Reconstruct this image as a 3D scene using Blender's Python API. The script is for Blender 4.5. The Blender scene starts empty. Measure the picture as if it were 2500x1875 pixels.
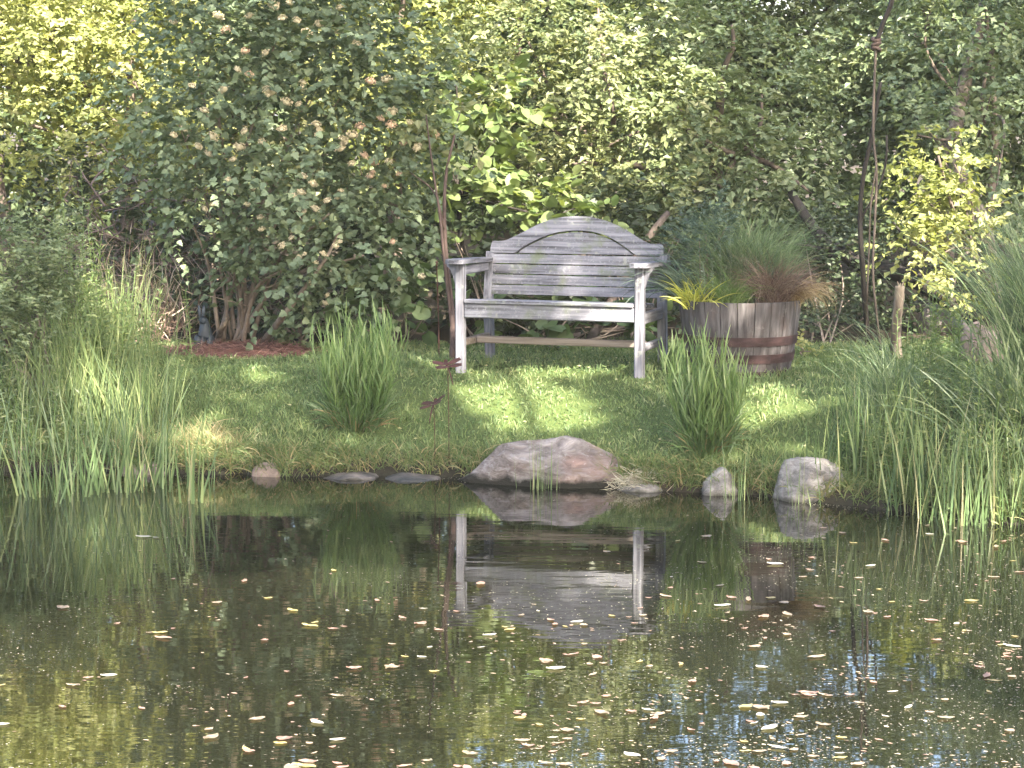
import bpy, math, random
import numpy as np
from mathutils import Vector, Matrix

R = np.random.default_rng(11)
random.seed(5)
sc = bpy.context.scene
col = sc.collection
rad = math.radians

# ------------------------------------------------------------------ camera numbers
F = 5347.0                      # focal length in photo pixels (photo is 2500 x 1875)
H = 1.795                       # eye height over the water
PITCH = math.atan((937.5 - 300) / F)
FW = np.array([0, math.cos(PITCH), -math.sin(PITCH)])
UP = np.array([0, math.sin(PITCH), math.cos(PITCH)])


def ray(px, py):
    return FW + np.array([(px - 1250) / F, 0, 0]) + UP * ((937.5 - py) / F)


def P(px, py, Y):
    d = ray(px, py)
    return np.array([0, 0, H]) + d * (Y / d[1])


def G(px, py, z=0.0):
    d = ray(px, py)
    return np.array([0, 0, H]) + d * ((z - H) / d[2])


SHX = [-400, -14, -8, -5, -2.6, -1.3, -0.35, 0.25, 0.8, 1.25, 1.8, 2.35, 3.5, 5, 8, 14, 400]
SHY = [-2, 1, 6, 10.2, 11.25, 11.1, 11.02, 10.92, 10.62, 10.42, 10.05, 9.65, 8.2, 5.5, 2.5, 0, -2]


def shore(x):
    x = np.asarray(x, float)
    return np.interp(x, SHX, SHY) + .045 * np.sin(x * 5.3 + 1) * np.sin(x * 2.1) + .02 * np.sin(x * 17) + .012 * np.sin(x * 41 + 2)


def vnoise(x, y, seed=0):
    """smooth value noise, about -1..1"""
    x = np.asarray(x, float); y = np.asarray(y, float)
    xi = np.floor(x).astype(np.int64); yi = np.floor(y).astype(np.int64)
    fx = x - xi; fy = y - yi
    fx = fx * fx * (3 - 2 * fx); fy = fy * fy * (3 - 2 * fy)

    def h(a, b):
        n = (a * 374761393 + b * 668265263 + seed * 144269504) & 0x7fffffff
        n = ((n ^ (n >> 13)) * 1274126177) & 0x7fffffff
        n = (n ^ (n >> 16)) & 0xffff
        return n / 32767.5 - 1
    a = h(xi, yi); b = h(xi + 1, yi); c = h(xi, yi + 1); d = h(xi + 1, yi + 1)
    return (a * (1 - fx) + b * fx) * (1 - fy) + (c * (1 - fx) + d * fx) * fy


def fbm(x, y, seed=0, o=3):
    s = 0; a = 1
    for k in range(o):
        s = s + a * vnoise(np.asarray(x) * 2 ** k, np.asarray(y) * 2 ** k, seed + k); a *= .5
    return s / 1.75


def ground(x, y):
    x = np.asarray(x, float); y = np.asarray(y, float)
    t = y - shore(x)
    z = np.interp(t, [-3, -.7, -.02, .02, .12, .5, .85, 1.2, 1.6, 4, 30, 400],
                  [-.6, -.35, -.03, .03, .075, .2, .32, .395, .415, .44, .9, 1.2])
    near = np.interp(y, [-50, .6, 1.3, 2.2], [.5, .2, 0, -.6])
    z = np.maximum(z, near)
    amp = np.interp(t, [-.2, .1, .6], [0, .008, .014])
    return z + amp * fbm(x * 2.2, y * 2.2, 3)


def gz(x, y):
    return float(ground(x, y))


def onG(px, py):
    """point on the terrain seen at a photo pixel"""
    d = ray(px, py); o = np.array([0, 0, H])
    ts = np.linspace(5, 30, 1500)
    q = o[None] + d[None] * (ts / d[1])[:, None]
    dz = q[:, 2] - ground(q[:, 0], q[:, 1])
    k = int(np.argmax(dz < 0)) if (dz < 0).any() else 1499
    return np.array([q[k, 0], q[k, 1], ground(q[k, 0], q[k, 1])])


# ------------------------------------------------------------------ objects
def tag(o, label=None, cat=None, group=None, kind=None):
    if label: o['label'] = label
    if cat: o['category'] = cat
    if group: o['group'] = group
    if kind: o['kind'] = kind
    return o


def thing(name, loc, label, cat, group=None, rz=0):
    o = bpy.data.objects.new(name, None)
    o.empty_display_size = .1
    col.objects.link(o); o.location = tuple(loc); o.rotation_euler = (0, 0, rz)
    return tag(o, label, cat, group)


def base_of(o):
    v = Vector((0, 0, 0))
    while o is not None:
        v += o.location; o = o.parent
    return np.array(v)


class Geo:
    def __init__(s):
        s.V = []; s.L = []; s.N = []; s.A = []; s.n = 0

    def add(s, V, Fc, a=.5):
        V = np.asarray(V, float).reshape(-1, 3)
        if isinstance(Fc, np.ndarray):
            k = Fc.shape[1]; m = len(Fc)
            s.L.append((Fc + s.n).ravel()); s.N.append(np.full(m, k))
        else:
            m = len(Fc)
            s.L.append(np.concatenate([np.asarray(f) + s.n for f in Fc])); s.N.append(np.array([len(f) for f in Fc]))
        s.A.append(np.broadcast_to(np.asarray(a, float), (m,)))
        s.V.append(V); s.n += len(V)
        return s

    def mesh(s, name, m, off=(0, 0, 0), smooth=False):
        V = np.concatenate(s.V) - np.asarray(off)[None]
        L = np.concatenate(s.L).astype(np.int32); N = np.concatenate(s.N).astype(np.int32)
        me = bpy.data.meshes.new(name)
        me.vertices.add(len(V)); me.vertices.foreach_set('co', V.astype(np.float32).ravel())
        me.loops.add(len(L)); me.loops.foreach_set('vertex_index', L)
        me.polygons.add(len(N))
        st = np.zeros(len(N), np.int32); st[1:] = np.cumsum(N)[:-1]
        me.polygons.foreach_set('loop_start', st)
        at = me.attributes.new('v', 'FLOAT', 'FACE')
        at.data.foreach_set('value', np.concatenate(s.A).astype(np.float32))
        me.update(calc_edges=True)
        me.validate()
        me.polygons.foreach_set('use_smooth', np.full(len(me.polygons), bool(smooth)))
        me.materials.append(m)
        return me

    def build(s, name, m, parent=None, loc=None, smooth=False, local=False):
        """world-space geometry, moved into the frame of its (unrotated) parent; local=True: already in it"""
        off = np.zeros(3)
        if not local:
            if parent is not None: off = base_of(parent)
            elif loc is not None: off = np.asarray(loc, float)
        o = bpy.data.objects.new(name, s.mesh(name, m, off, smooth))
        col.objects.link(o)
        if parent is not None: o.parent = parent
        elif loc is not None: o.location = tuple(loc)
        return o


# ------------------------------------------------------------------ shapes
def nrm(a):
    return a / np.maximum(np.linalg.norm(a, axis=-1, keepdims=True), 1e-9)


def box(g, lo, hi, bev=.0, a=.5, M=None):
    lo = np.array(lo, float); hi = np.array(hi, float)
    bm_pts = []
    b = min(bev, .45 * float((hi - lo).min()))
    # chamfered box: 24 verts
    import itertools
    V = []; idx = {}
    for sx, sy, sz in itertools.product((0, 1), repeat=3):
        c = np.array([hi[0] if sx else lo[0], hi[1] if sy else lo[1], hi[2] if sz else lo[2]])
        s = np.array([-1 if sx else 1, -1 if sy else 1, -1 if sz else 1]) * b
        for ax in range(3):
            p = c.copy()
            for k in range(3):
                if k != ax: p[k] += s[k]
            idx[(sx, sy, sz, ax)] = len(V); V.append(p)
    Fc = []
    for ax in range(3):
        o = [k for k in range(3) if k != ax]
        for sd in (0, 1):
            f = []
            for (p, q) in ((0, 0), (1, 0), (1, 1), (0, 1)):
                c = [0, 0, 0]; c[ax] = sd; c[o[0]] = p; c[o[1]] = q
                f.append(idx[(*c, ax)])
            Fc.append(f)
    for ax in range(3):          # edges along ax
        o = [k for k in range(3) if k != ax]
        for p, q in itertools.product((0, 1), repeat=2):
            c0 = [0, 0, 0]; c0[o[0]] = p; c0[o[1]] = q; c1 = list(c0); c1[ax] = 1
            Fc.append([idx[(*c0, o[0])], idx[(*c0, o[1])], idx[(*c1, o[1])], idx[(*c1, o[0])]])
    for c in itertools.product((0, 1), repeat=3):
        Fc.append([idx[(*c, 0)], idx[(*c, 1)], idx[(*c, 2)]])
    V = np.array(V)
    cen = (lo + hi) / 2
    out = []
    for f in Fc:                 # make outward
        n = np.cross(V[f[1]] - V[f[0]], V[f[2]] - V[f[0]])
        if np.dot(n, V[f].mean(0) - cen) < 0: f = f[::-1]
        out.append(f)
    if M is not None:
        V = V @ np.array(M.to_3x3()).T + np.array(M.translation)
    g.add(V, out, a)
    return g


def tube(g, pts, radii, k=7, a=.5, cap=True, wob=0.0):
    pts = np.asarray(pts, float); n = len(pts)
    radii = np.broadcast_to(np.asarray(radii, float), (n,))
    d = np.gradient(pts, axis=0); d = nrm(d)
    ref = np.array([0, 0, 1.]) if abs(d[0, 2]) < .9 else np.array([1., 0, 0])
    V = []
    for i in range(n):
        u = np.cross(d[i], ref); u /= np.linalg.norm(u) + 1e-9
        w = np.cross(d[i], u); ref = np.cross(u, d[i]) if False else ref
        th = np.arange(k) * 2 * math.pi / k
        rr = radii[i] * (1 + wob * R.uniform(-1, 1, k))
        V.append(pts[i] + np.cos(th)[:, None] * u * rr[:, None] + np.sin(th)[:, None] * w * rr[:, None])
    V = np.concatenate(V)
    Fc = []
    for i in range(n - 1):
        for j in range(k):
            j2 = (j + 1) % k
            Fc.append([i * k + j, (i + 1) * k + j, (i + 1) * k + j2, i * k + j2])
    if cap:
        Fc.append(list(range(k))); Fc.append([(n - 1) * k + j for j in range(k)][::-1])
    g.add(V, Fc, a)
    return g


def spline(pts, n=24):
    p = np.asarray(pts, float)
    if len(p) < 3:
        t = np.linspace(0, 1, n)[:, None]; return p[0] * (1 - t) + p[-1] * t
    q = np.vstack([2 * p[0] - p[1], p, 2 * p[-1] - p[-2]])
    out = []
    m = len(p) - 1
    for s in np.linspace(0, m - 1e-6, n):
        i = int(s); t = s - i
        a, b, c, d = q[i], q[i + 1], q[i + 2], q[i + 3]
        out.append(.5 * ((2 * b) + (-a + c) * t + (2 * a - 5 * b + 4 * c - d) * t * t + (-a + 3 * b - 3 * c + d) * t ** 3))
    return np.array(out)


def ribbons(g, base, az, th0, bend, L, W, nseg=5, a=.5, flat=.5, tipw=.05, basew=.7, roll=None):
    """grass blades: arcs leaving 'base', angle from vertical th0 growing by bend"""
    N = len(base)
    base = np.asarray(base, float)
    az, th0, bend, L, W = [np.broadcast_to(np.asarray(q, float), (N,)) for q in (az, th0, bend, L, W)]
    hd = np.stack([np.cos(az), np.sin(az), np.zeros(N)], 1)
    pos = base.copy(); cen = [pos.copy()]; th = th0.copy()
    dirs = []
    for i in range(nseg):
        tt = (i + .5) / nseg
        t = th0 + bend * tt ** 1.3
        d = hd * np.sin(t)[:, None] + np.array([0, 0, 1.])[None] * np.cos(t)[:, None]
        dirs.append(d)
        pos = pos + d * (L / nseg)[:, None]; cen.append(pos.copy())
    ro = R.uniform(-1, 1, N) * flat * math.pi if roll is None else np.broadcast_to(roll, (N,))
    sd = np.stack([-np.sin(az), np.cos(az), np.zeros(N)], 1)
    V = []
    for i in range(nseg + 1):
        d = dirs[min(i, nseg - 1)]
        nn = np.cross(sd, d)
        s = sd * np.cos(ro)[:, None] + nn * np.sin(ro)[:, None]
        t = i / nseg
        w = W * (basew + (1 - basew) * min(1, t * 3)) * (1 - max(0, t - .35) / .65 * (1 - tipw)) * .5
        V.append(cen[i] - s * w[:, None]); V.append(cen[i] + s * w[:, None])
    V = np.stack(V, 1)                      # N, 2(nseg+1), 3
    k = 2 * (nseg + 1)
    f = np.array([[2 * i, 2 * i + 1, 2 * i + 3, 2 * i + 2] for i in range(nseg)])
    Fc = (f[None] + (np.arange(N) * k)[:, None, None]).reshape(-1, 4)
    aa = np.repeat(np.broadcast_to(np.asarray(a, float), (N,)), nseg)
    g.add(V.reshape(-1, 3), Fc, aa)
    return np.stack(cen, 1), np.stack(dirs, 1)


LOBED = np.array([(0, 0), (.02, .2), (.12, .42), (.32, .5), (.42, .3), (.62, .34), (.74, .14), (1, 0)])
OVAL = np.array([(0, 0), (.2, .36), (.5, .5), (.8, .3), (1, 0)])
ROUND = np.array([(0, .06), (-.06, .3), (.2, .5), (.55, .52), (.85, .3), (1, 0)])


def leaves(g, pos, d, n, L, W, fold=.2, a=.5, shape=None):
    N = len(pos); d = nrm(d); s = nrm(np.cross(d, n)); n = np.cross(s, d)
    L = np.broadcast_to(np.asarray(L, float), (N,))[:, None]; W = np.broadcast_to(np.asarray(W, float), (N,))[:, None]
    a = np.broadcast_to(np.asarray(a, float), (N,))
    if shape is None:
        tip = pos + d * L; m = pos + d * L * .45
        V = np.stack([pos, m + s * W * .5 + n * W * fold, tip - n * L * .08, m - s * W * .5 + n * W * fold], 1)
        f = np.array([[0, 1, 2], [0, 2, 3]]); k = 4
    else:
        Vs = []; q = shape; K = len(q)
        droop = lambda x: -n * L * .12 * x * x
        for (x, y) in q: Vs.append(pos + d * L * x + s * W * y + n * W * fold * y * 1.2 + droop(x))
        for (x, y) in q[1:-1]: Vs.append(pos + d * L * x - s * W * y + n * W * fold * y * 1.2 + droop(x))
        V = np.stack(Vs, 1); k = V.shape[1]
        A = list(range(K)); B = [0] + list(range(K, k)) + [K - 1]
        fa = A + [A[0]]
        for i in range(N): pass
        FA = (np.array(A)[None] + (np.arange(N) * k)[:, None]); FB = (np.array(B[::-1])[None] + (np.arange(N) * k)[:, None])
        g.add(V.reshape(-1, 3), np.concatenate([FA, FB]), np.concatenate([a, a]))
        return
    Fc = (f[None] + (np.arange(N) * k)[:, None, None]).reshape(-1, 3)
    g.add(V.reshape(-1, 3), Fc, np.repeat(a, len(f)))


UPV = np.array([0, 0, 1.])


def foliage(g, blobs, L=.05, W=.03, lai=3.0, K=10, SL=.28, fold=.2, droop=.25, up=.25, sig=.23, nclump=13, shape=None,
            v0=0.0, v1=1.0, jit=.35, shell=.5, cut=None):
    """sprays of leaves gathered in clumps inside ellipsoids (cx,cy,cz,rx,ry,rz)"""
    for b in blobs:
        c = np.array(b[:3]); r = np.array(b[3:6])
        dens = b[6] if len(b) > 6 else 1.0
        nl = int(lai * dens * math.pi * r[0] * r[2] / (L * W * .5))
        ns = max(4, nl // K); M = max(3, int(nclump * (1 + .5 * r.mean())))
        u = nrm(R.normal(size=(M, 3))); cc = c + u * r * R.uniform(shell, 1, (M, 1)) ** .6
        cv = R.uniform(0, 1, M)
        ci = R.integers(0, M, ns)
        o = cc[ci] + R.normal(size=(ns, 3)) * r * sig
        out = nrm((o - c) / r)
        d = nrm(out * .8 + R.normal(size=(ns, 3)) * .55 + UPV * up)
        t = (np.arange(K) + .5) / K
        sl = SL * R.uniform(.6, 1.3, ns)
        pos = o[:, None] + d[:, None] * (sl[:, None] * t)[..., None] - UPV * (droop * sl[:, None] * t ** 2)[..., None]
        sd = nrm(np.cross(d, UPV))
        sg = np.where(np.arange(K) % 2, 1., -1.)
        ld = nrm(d[:, None] * .6 + sd[:, None] * sg[None, :, None] * .85 + R.normal(size=(ns, K, 3)) * .35 - UPV * .25)
        nn = nrm(UPV * .9 + out[:, None] * .45 + R.normal(size=(ns, K, 3)) * .5)
        v = cv[ci][:, None] * .55 + R.uniform(0, 1, (ns, K)) * .45
        pos = pos.reshape(-1, 3); ld = ld.reshape(-1, 3); nn = nn.reshape(-1, 3); v = (v0 + (v1 - v0) * v).ravel()
        k = pos[:, 2] > ground(pos[:, 0], pos[:, 1]) + .02
        if cut is not None: k &= cut(pos)
        pos, ld, nn, v = pos[k], ld[k], nn[k], v[k]
        sz = R.uniform(1 - jit, 1 + jit, len(pos))
        leaves(g, pos, ld, nn, L * sz, W * sz, fold, v, shape)


def B(px, py, Y, rpx, rpy, ry=None, dens=1.0):
    """ellipsoid blob given by the photo pixel of its centre, its distance and its size in photo pixels"""
    p = P(px, py, Y); s = Y / F
    rx = rpx * s; rz = rpy * s
    return (p[0], p[1], p[2], rx, ry if ry else (rx + rz) * .45, rz, dens)


# ------------------------------------------------------------------ materials
def mat(name):
    m = bpy.data.materials.new(name); m.use_nodes = True
    nt = m.node_tree
    for n in list(nt.nodes): nt.nodes.remove(n)
    out = nt.nodes.new('ShaderNodeOutputMaterial')
    return m, nt, out


def N(nt, t, **kw):
    n = nt.nodes.new(t)
    for k, v in kw.items():
        if k == 'inp':
            for a, b in v.items(): n.inputs[a].default_value = b
        else: setattr(n, k, v)
    return n


def ramp(nt, stops, fac=None):
    r = N(nt, 'ShaderNodeValToRGB')
    e = r.color_ramp.elements
    while len(e) < len(stops): e.new(.5)
    for i, (p, c) in enumerate(stops):
        e[i].position = p; e[i].color = (*c, 1)
    if fac is not None: nt.links.new(fac, r.inputs[0])
    return r


def leaf_mat(name, stops, trans=.35, rough=.45, spec=.3, tint=(1.25, 1.2, .6)):
    m, nt, out = mat(name)
    at = N(nt, 'ShaderNodeAttribute', attribute_name='v')
    r = ramp(nt, stops, at.outputs['Fac'])
    p = N(nt, 'ShaderNodeBsdfPrincipled', inp={'Roughness': rough, 'Specular IOR Level': spec})
    t = N(nt, 'ShaderNodeBsdfTranslucent')
    mul = N(nt, 'ShaderNodeMix', data_type='RGBA', blend_type='MULTIPLY')
    mul.inputs[0].default_value = 1; mul.inputs[7].default_value = (*tint, 1)
    mx = N(nt, 'ShaderNodeMixShader', inp={0: trans})
    nt.links.new(r.outputs[0], p.inputs['Base Color']); nt.links.new(r.outputs[0], mul.inputs[6])
    nt.links.new(mul.outputs[2], t.inputs[0])
    nt.links.new(p.outputs[0], mx.inputs[1]); nt.links.new(t.outputs[0], mx.inputs[2])
    nt.links.new(mx.outputs[0], out.inputs[0])
    return m


def noise_mat(name, stops, scale=(8, 8, 8), detail=6, rough=.8, spec=.25, bump=.3, bdist=.01, dist=.0, metal=0, extra=None, coord='Object', nrough=.6):
    """object-space noise through a colour ramp + bump; extra(nt, colour socket, coords) -> colour socket"""
    m, nt, out = mat(name)
    tc = N(nt, 'ShaderNodeTexCoord')
    mp = N(nt, 'ShaderNodeMapping', inp={'Scale': scale})
    nz = N(nt, 'ShaderNodeTexNoise', inp={'Scale': 1.0, 'Detail': detail, 'Roughness': nrough, 'Distortion': dist})
    nt.links.new(tc.outputs[coord], mp.inputs[0]); nt.links.new(mp.outputs[0], nz.inputs[0])
    r = ramp(nt, stops, nz.outputs[0])
    p = N(nt, 'ShaderNodeBsdfPrincipled', inp={'Roughness': rough, 'Specular IOR Level': spec, 'Metallic': metal})
    c = r.outputs[0]
    if extra: c = extra(nt, c, tc)
    nt.links.new(c, p.inputs['Base Color'])
    if bump:
        b = N(nt, 'ShaderNodeBump', inp={'Strength': bump, 'Distance': bdist})
        nt.links.new(nz.outputs[0], b.inputs['Height']); nt.links.new(b.outputs[0], p.inputs['Normal'])
    nt.links.new(p.outputs[0], out.inputs[0])
    return m


def patches(colr, scale, lo, hi, amount=1.0, detail=4):
    """blotches of another colour of their own shape (lichen, stains, moss)"""
    def f(nt, c, tc):
        nz = N(nt, 'ShaderNodeTexNoise', inp={'Scale': scale, 'Detail': detail, 'Roughness': .6})
        nt.links.new(tc.outputs['Object'], nz.inputs[0])
        mr = N(nt, 'ShaderNodeMapRange', inp={1: lo, 2: hi, 3: 0, 4: amount})
        nt.links.new(nz.outputs[0], mr.inputs[0])
        mx = N(nt, 'ShaderNodeMix', data_type='RGBA')
        nt.links.new(mr.outputs[0], mx.inputs[0]); nt.links.new(c, mx.inputs[6]); mx.inputs[7].default_value = (*colr, 1)
        return mx.outputs[2]
    return f


def chain(*fs):
    def f(nt, c, tc):
        for q in fs: c = q(nt, c, tc)
        return c
    return f


def wetline(z0, z1, colr):
    """stone stained dark by the water up to a wandering line (world height)"""
    def f(nt, c, tc):
        ge = N(nt, 'ShaderNodeNewGeometry')
        sp = N(nt, 'ShaderNodeSeparateXYZ'); nt.links.new(ge.outputs['Position'], sp.inputs[0])
        nz = N(nt, 'ShaderNodeTexNoise', inp={'Scale': 14, 'Detail': 4})
        nt.links.new(ge.outputs['Position'], nz.inputs[0])
        ma = N(nt, 'ShaderNodeMath', operation='MULTIPLY_ADD'); ma.inputs[1].default_value = -.09
        nt.links.new(nz.outputs[0], ma.inputs[0]); nt.links.new(sp.outputs[2], ma.inputs[2])
        mr = N(nt, 'ShaderNodeMapRange', inp={1: z0 - .045, 2: z1 - .045, 3: 1, 4: 0})
        nt.links.new(ma.outputs[0], mr.inputs[0])
        mx = N(nt, 'ShaderNodeMix', data_type='RGBA')
        nt.links.new(mr.outputs[0], mx.inputs[0]); nt.links.new(c, mx.inputs[6]); mx.inputs[7].default_value = (*colr, 1)
        return mx.outputs[2]
    return f


M = {}
# leaves: (position, colour) stops over the per-leaf number
M['leaf_sunlit'] = leaf_mat('sunlit_yellow_green_leaf', [(0, (.13, .155, .045)), (.5, (.22, .245, .085)), (1, (.36, .35, .17))], .42)  # warmth and brightness of leaves in sun put into the colour
M['leaf_mid'] = leaf_mat('mid_green_leaf', [(0, (.075, .1, .045)), (.5, (.145, .172, .08)), (1, (.28, .28, .15))], .38)
M['leaf_cool'] = leaf_mat('cool_green_leaf', [(0, (.08, .115, .06)), (.5, (.13, .17, .09)), (1, (.21, .235, .125))], .36)
M['leaf_dark'] = leaf_mat('dark_green_leaf', [(0, (.045, .068, .03)), (.6, (.08, .11, .05)), (1, (.14, .165, .075))], .34)
M['leaf_shade'] = leaf_mat('shade_darkened_leaf', [(0, (.022, .03, .018)), (.6, (.04, .058, .028)), (1, (.075, .09, .04))], .25)  # darkened so the undergrowth carries the deep shade in its colour
M['leaf_bark9'] = leaf_mat('lobed_shrub_leaf', [(0, (.085, .12, .075)), (.6, (.13, .172, .102)), (1, (.2, .235, .125))], .34, .5)
M['leaf_big'] = leaf_mat('broad_leaf', [(0, (.085, .125, .045)), (.6, (.13, .175, .065)), (1, (.2, .235, .095))], .4)
M['leaf_low'] = leaf_mat('round_leaf', [(0, (.05, .085, .035)), (.6, (.08, .12, .05)), (1, (.12, .16, .06))], .33)
M['lawn_blade'] = leaf_mat('lawn_blade', [(0, (.07, .12, .05)), (.4, (.13, .185, .075)), (.75, (.215, .25, .115)), (1, (.38, .35, .21))], .34, .55)
M['tuft'] = leaf_mat('tuft_blade', [(0, (.055, .105, .035)), (.55, (.12, .19, .065)), (1, (.22, .28, .12))], .38, .42, .4)
M['straw'] = leaf_mat('dry_blade', [(0, (.16, .11, .06)), (.5, (.28, .2, .11)), (1, (.42, .33, .2))], .25, .6)
M['bankmix'] = leaf_mat('bank_grass_blade', [(0, (.06, .1, .035)), (.5, (.12, .16, .06)), (.8, (.22, .19, .1)), (1, (.42, .33, .2))], .28, .55)
M['reed'] = leaf_mat('reed_blade', [(0, (.05, .09, .035)), (.6, (.11, .165, .07)), (.93, (.19, .235, .105)), (1, (.33, .3, .17))], .3, .4, .4)
M['meadow'] = leaf_mat('meadow_blade', [(0, (.075, .12, .05)), (.55, (.135, .185, .075)), (1, (.25, .28, .125))], .38, .5)
M['silver'] = leaf_mat('silvery_blade', [(0, (.06, .1, .05)), (.6, (.115, .165, .08)), (1, (.23, .275, .16))], .28, .4, .4)
M['gold'] = leaf_mat('golden_blade', [(0, (.2, .22, .03)), (.6, (.34, .35, .06)), (1, (.5, .48, .14))], .35)
M['sedge'] = leaf_mat('brown_sedge_blade', [(0, (.07, .035, .028)), (.5, (.135, .09, .075)), (1, (.26, .2, .16))], .25, .5)
M['fescue'] = leaf_mat('blue_green_blade', [(0, (.035, .06, .045)), (.6, (.06, .095, .07)), (1, (.12, .16, .12))], .25)
M['carex'] = leaf_mat('fine_green_blade', [(0, (.06, .11, .03)), (.6, (.11, .17, .05)), (1, (.2, .25, .1))], .35)
M['airy'] = leaf_mat('airy_grass_blade', [(0, (.055, .095, .045)), (.6, (.105, .155, .075)), (1, (.18, .225, .12))], .3)
M['lav'] = leaf_mat('grey_felted_leaf', [(0, (.14, .18, .14)), (1, (.3, .35, .3))], .2, .8, .1)
M['brush'] = noise_mat('dead_twig', [(.3, (.05, .035, .033)), (.7, (.16, .12, .1))], (20, 20, 20), bump=0)
M['flower'] = noise_mat('faded_flower_head', [(.3, (.34, .29, .18)), (.6, (.47, .41, .28)), (.8, (.48, .37, .27))], (40, 40, 40), rough=.9, bump=0)
M['flowerp'] = noise_mat('pinkish_flower_head', [(.3, (.36, .25, .16)), (.7, (.5, .36, .26))], (40, 40, 40), rough=.9, bump=0)
M['needle'] = leaf_mat('pine_needle', [(0, (.07, .034, .03)), (.5, (.15, .075, .066)), (1, (.3, .18, .15))], .1, .7)
M['bark'] = noise_mat('brown_bark', [(.3, (.045, .034, .028)), (.7, (.14, .11, .09))], (14, 14, 3), bump=.8, bdist=.02)
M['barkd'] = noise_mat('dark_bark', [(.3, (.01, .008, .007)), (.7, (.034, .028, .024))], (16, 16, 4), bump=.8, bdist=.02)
M['barkl'] = noise_mat('pale_bark', [(.35, (.06, .046, .035)), (.5, (.13, .105, .08)), (.65, (.24, .2, .15))], (22, 22, 5), bump=.9, bdist=.02)
M['reddish'] = noise_mat('reddish_bark', [(.3, (.03, .02, .017)), (.7, (.09, .06, .05))], (40, 40, 6), bump=.6)
M['stem'] = noise_mat('shrub_stem', [(.3, (.1, .078, .062)), (.7, (.26, .21, .17))], (25, 25, 6), bump=.6)
M['soil'] = noise_mat('potting_soil', [(.3, (.015, .011, .008)), (.7, (.05, .038, .028))], (30, 30, 30))

moss = patches((.1, .125, .05), 6, .54, .68, .6)
lich = patches((.24, .25, .22), 22, .6, .7, .55)
lich2 = patches((.24, .245, .27), 70, .56, .66, .5)
dirt = patches((.075, .07, .068), 9, .58, .75, .55)
WOODST = [(.32, (.04, .04, .046)), (.43, (.098, .098, .114)), (.55, (.155, .155, .178)), (.68, (.225, .225, .252))]
M['wood_x'] = noise_mat('grey_weathered_teak', WOODST, (2.5, 30, 60), 7, .85, .15, .5, .004, extra=chain(dirt, lich, lich2, moss))
M['wood_z'] = noise_mat('grey_weathered_teak_post', WOODST, (45, 45, 2.5), 7, .85, .15, .5, .004, extra=chain(dirt, lich))
M['wood_y'] = noise_mat('grey_weathered_teak_rail', WOODST, (45, 2.5, 45), 7, .85, .15, .5, .004, extra=chain(dirt, lich))
M['wood_low'] = noise_mat('brown_grey_teak', [(.25, (.1, .082, .07)), (.75, (.27, .23, .2))], (2.5, 40, 50), 7, .85, .15, .5, .004, extra=chain(dirt))
M['stave'] = noise_mat('oak_stave', [(.28, (.022, .02, .02)), (.5, (.062, .056, .057)), (.74, (.135, .126, .127))], (30, 30, 3), 7, .85, .15, .6, .006, extra=chain(patches((.06, .045, .042), 7, .52, .7, .7), patches((.19, .175, .17), 11, .62, .75, .5)))
M['hoop'] = noise_mat('rusty_hoop', [(.3, (.016, .009, .009)), (.5, (.033, .018, .018)), (.7, (.06, .033, .033))], (12, 12, 30), 6, .7, .3, .4, .003, metal=.2)
M['rust'] = noise_mat('rusted_metal', [(.3, (.022, .01, .008)), (.7, (.075, .03, .024))], (40, 40, 40), 5, .75, .3, .3, .002, metal=.3)
M['statue'] = noise_mat('blue_grey_cast_stone', [(.3, (.012, .018, .026)), (.7, (.034, .046, .06))], (14, 14, 14), 6, .6, .35, .4, .004, extra=patches((.11, .135, .16), 10, .56, .72, .7))
GRAN = [(.36, (.11, .094, .088)), (.5, (.2, .175, .166)), (.63, (.33, .3, .288))]
M['granite'] = noise_mat('pinkish_granite', GRAN, (9, 9, 22), 12, .85, .2, 1.0, .07, .6, extra=chain(patches((.2, .12, .105), 3.2, .48, .66, .65), patches((.15, .105, .05), 4.5, .56, .7, .6), patches((.34, .33, .34), 26, .58, .66, .5), wetline(.022, .05, (.02, .02, .016))), nrough=.7)
M['greyrock'] = noise_mat('pale_grey_stone', [(.36, (.1, .094, .09)), (.5, (.18, .17, .164)), (.64, (.3, .288, .28))], (14, 14, 22), 12, .85, .2, 1.0, .04, .3, extra=chain(patches((.2, .18, .16), 9, .55, .7, .6), wetline(.0, .03, (.05, .05, .042))), nrough=.7)
M['darkrock'] = noise_mat('dark_wet_stone', [(.3, (.04, .034, .03)), (.7, (.14, .12, .108))], (12, 12, 16), 8, .55, .4, .8, .015, .3, extra=wetline(.0, .03, (.02, .02, .018)))
M['tanrock'] = noise_mat('tan_stone', [(.25, (.11, .085, .07)), (.75, (.26, .205, .18))], (9, 9, 9), 9, .85, .2, .9, .02, .3, extra=patches((.08, .065, .055), 7, .5, .66, .7), nrough=.7)
M['dleaf1'] = leaf_mat('tan_fallen_leaf', [(0, (.12, .094, .066)), (1, (.23, .185, .135))], .2, .35, .5)
M['dleaf2'] = leaf_mat('pinkish_fallen_leaf', [(0, (.13, .08, .062)), (1, (.23, .155, .12))], .2, .35, .5)
M['dleaf3'] = leaf_mat('yellow_fallen_leaf', [(0, (.2, .17, .07)), (1, (.28, .24, .11))], .25, .35, .5)
M['dleaf4'] = leaf_mat('pale_petal', [(0, (.2, .195, .165)), (1, (.29, .28, .25))], .25, .35, .5)
M['scum'] = leaf_mat('pond_fleck', [(0, (.05, .05, .035)), (.6, (.12, .11, .08)), (1, (.27, .25, .2))], .1, .4, .4)
M['straw_mat'] = leaf_mat('bleached_straw', [(0, (.2, .18, .13)), (1, (.48, .45, .36))], .15, .7)


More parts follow.
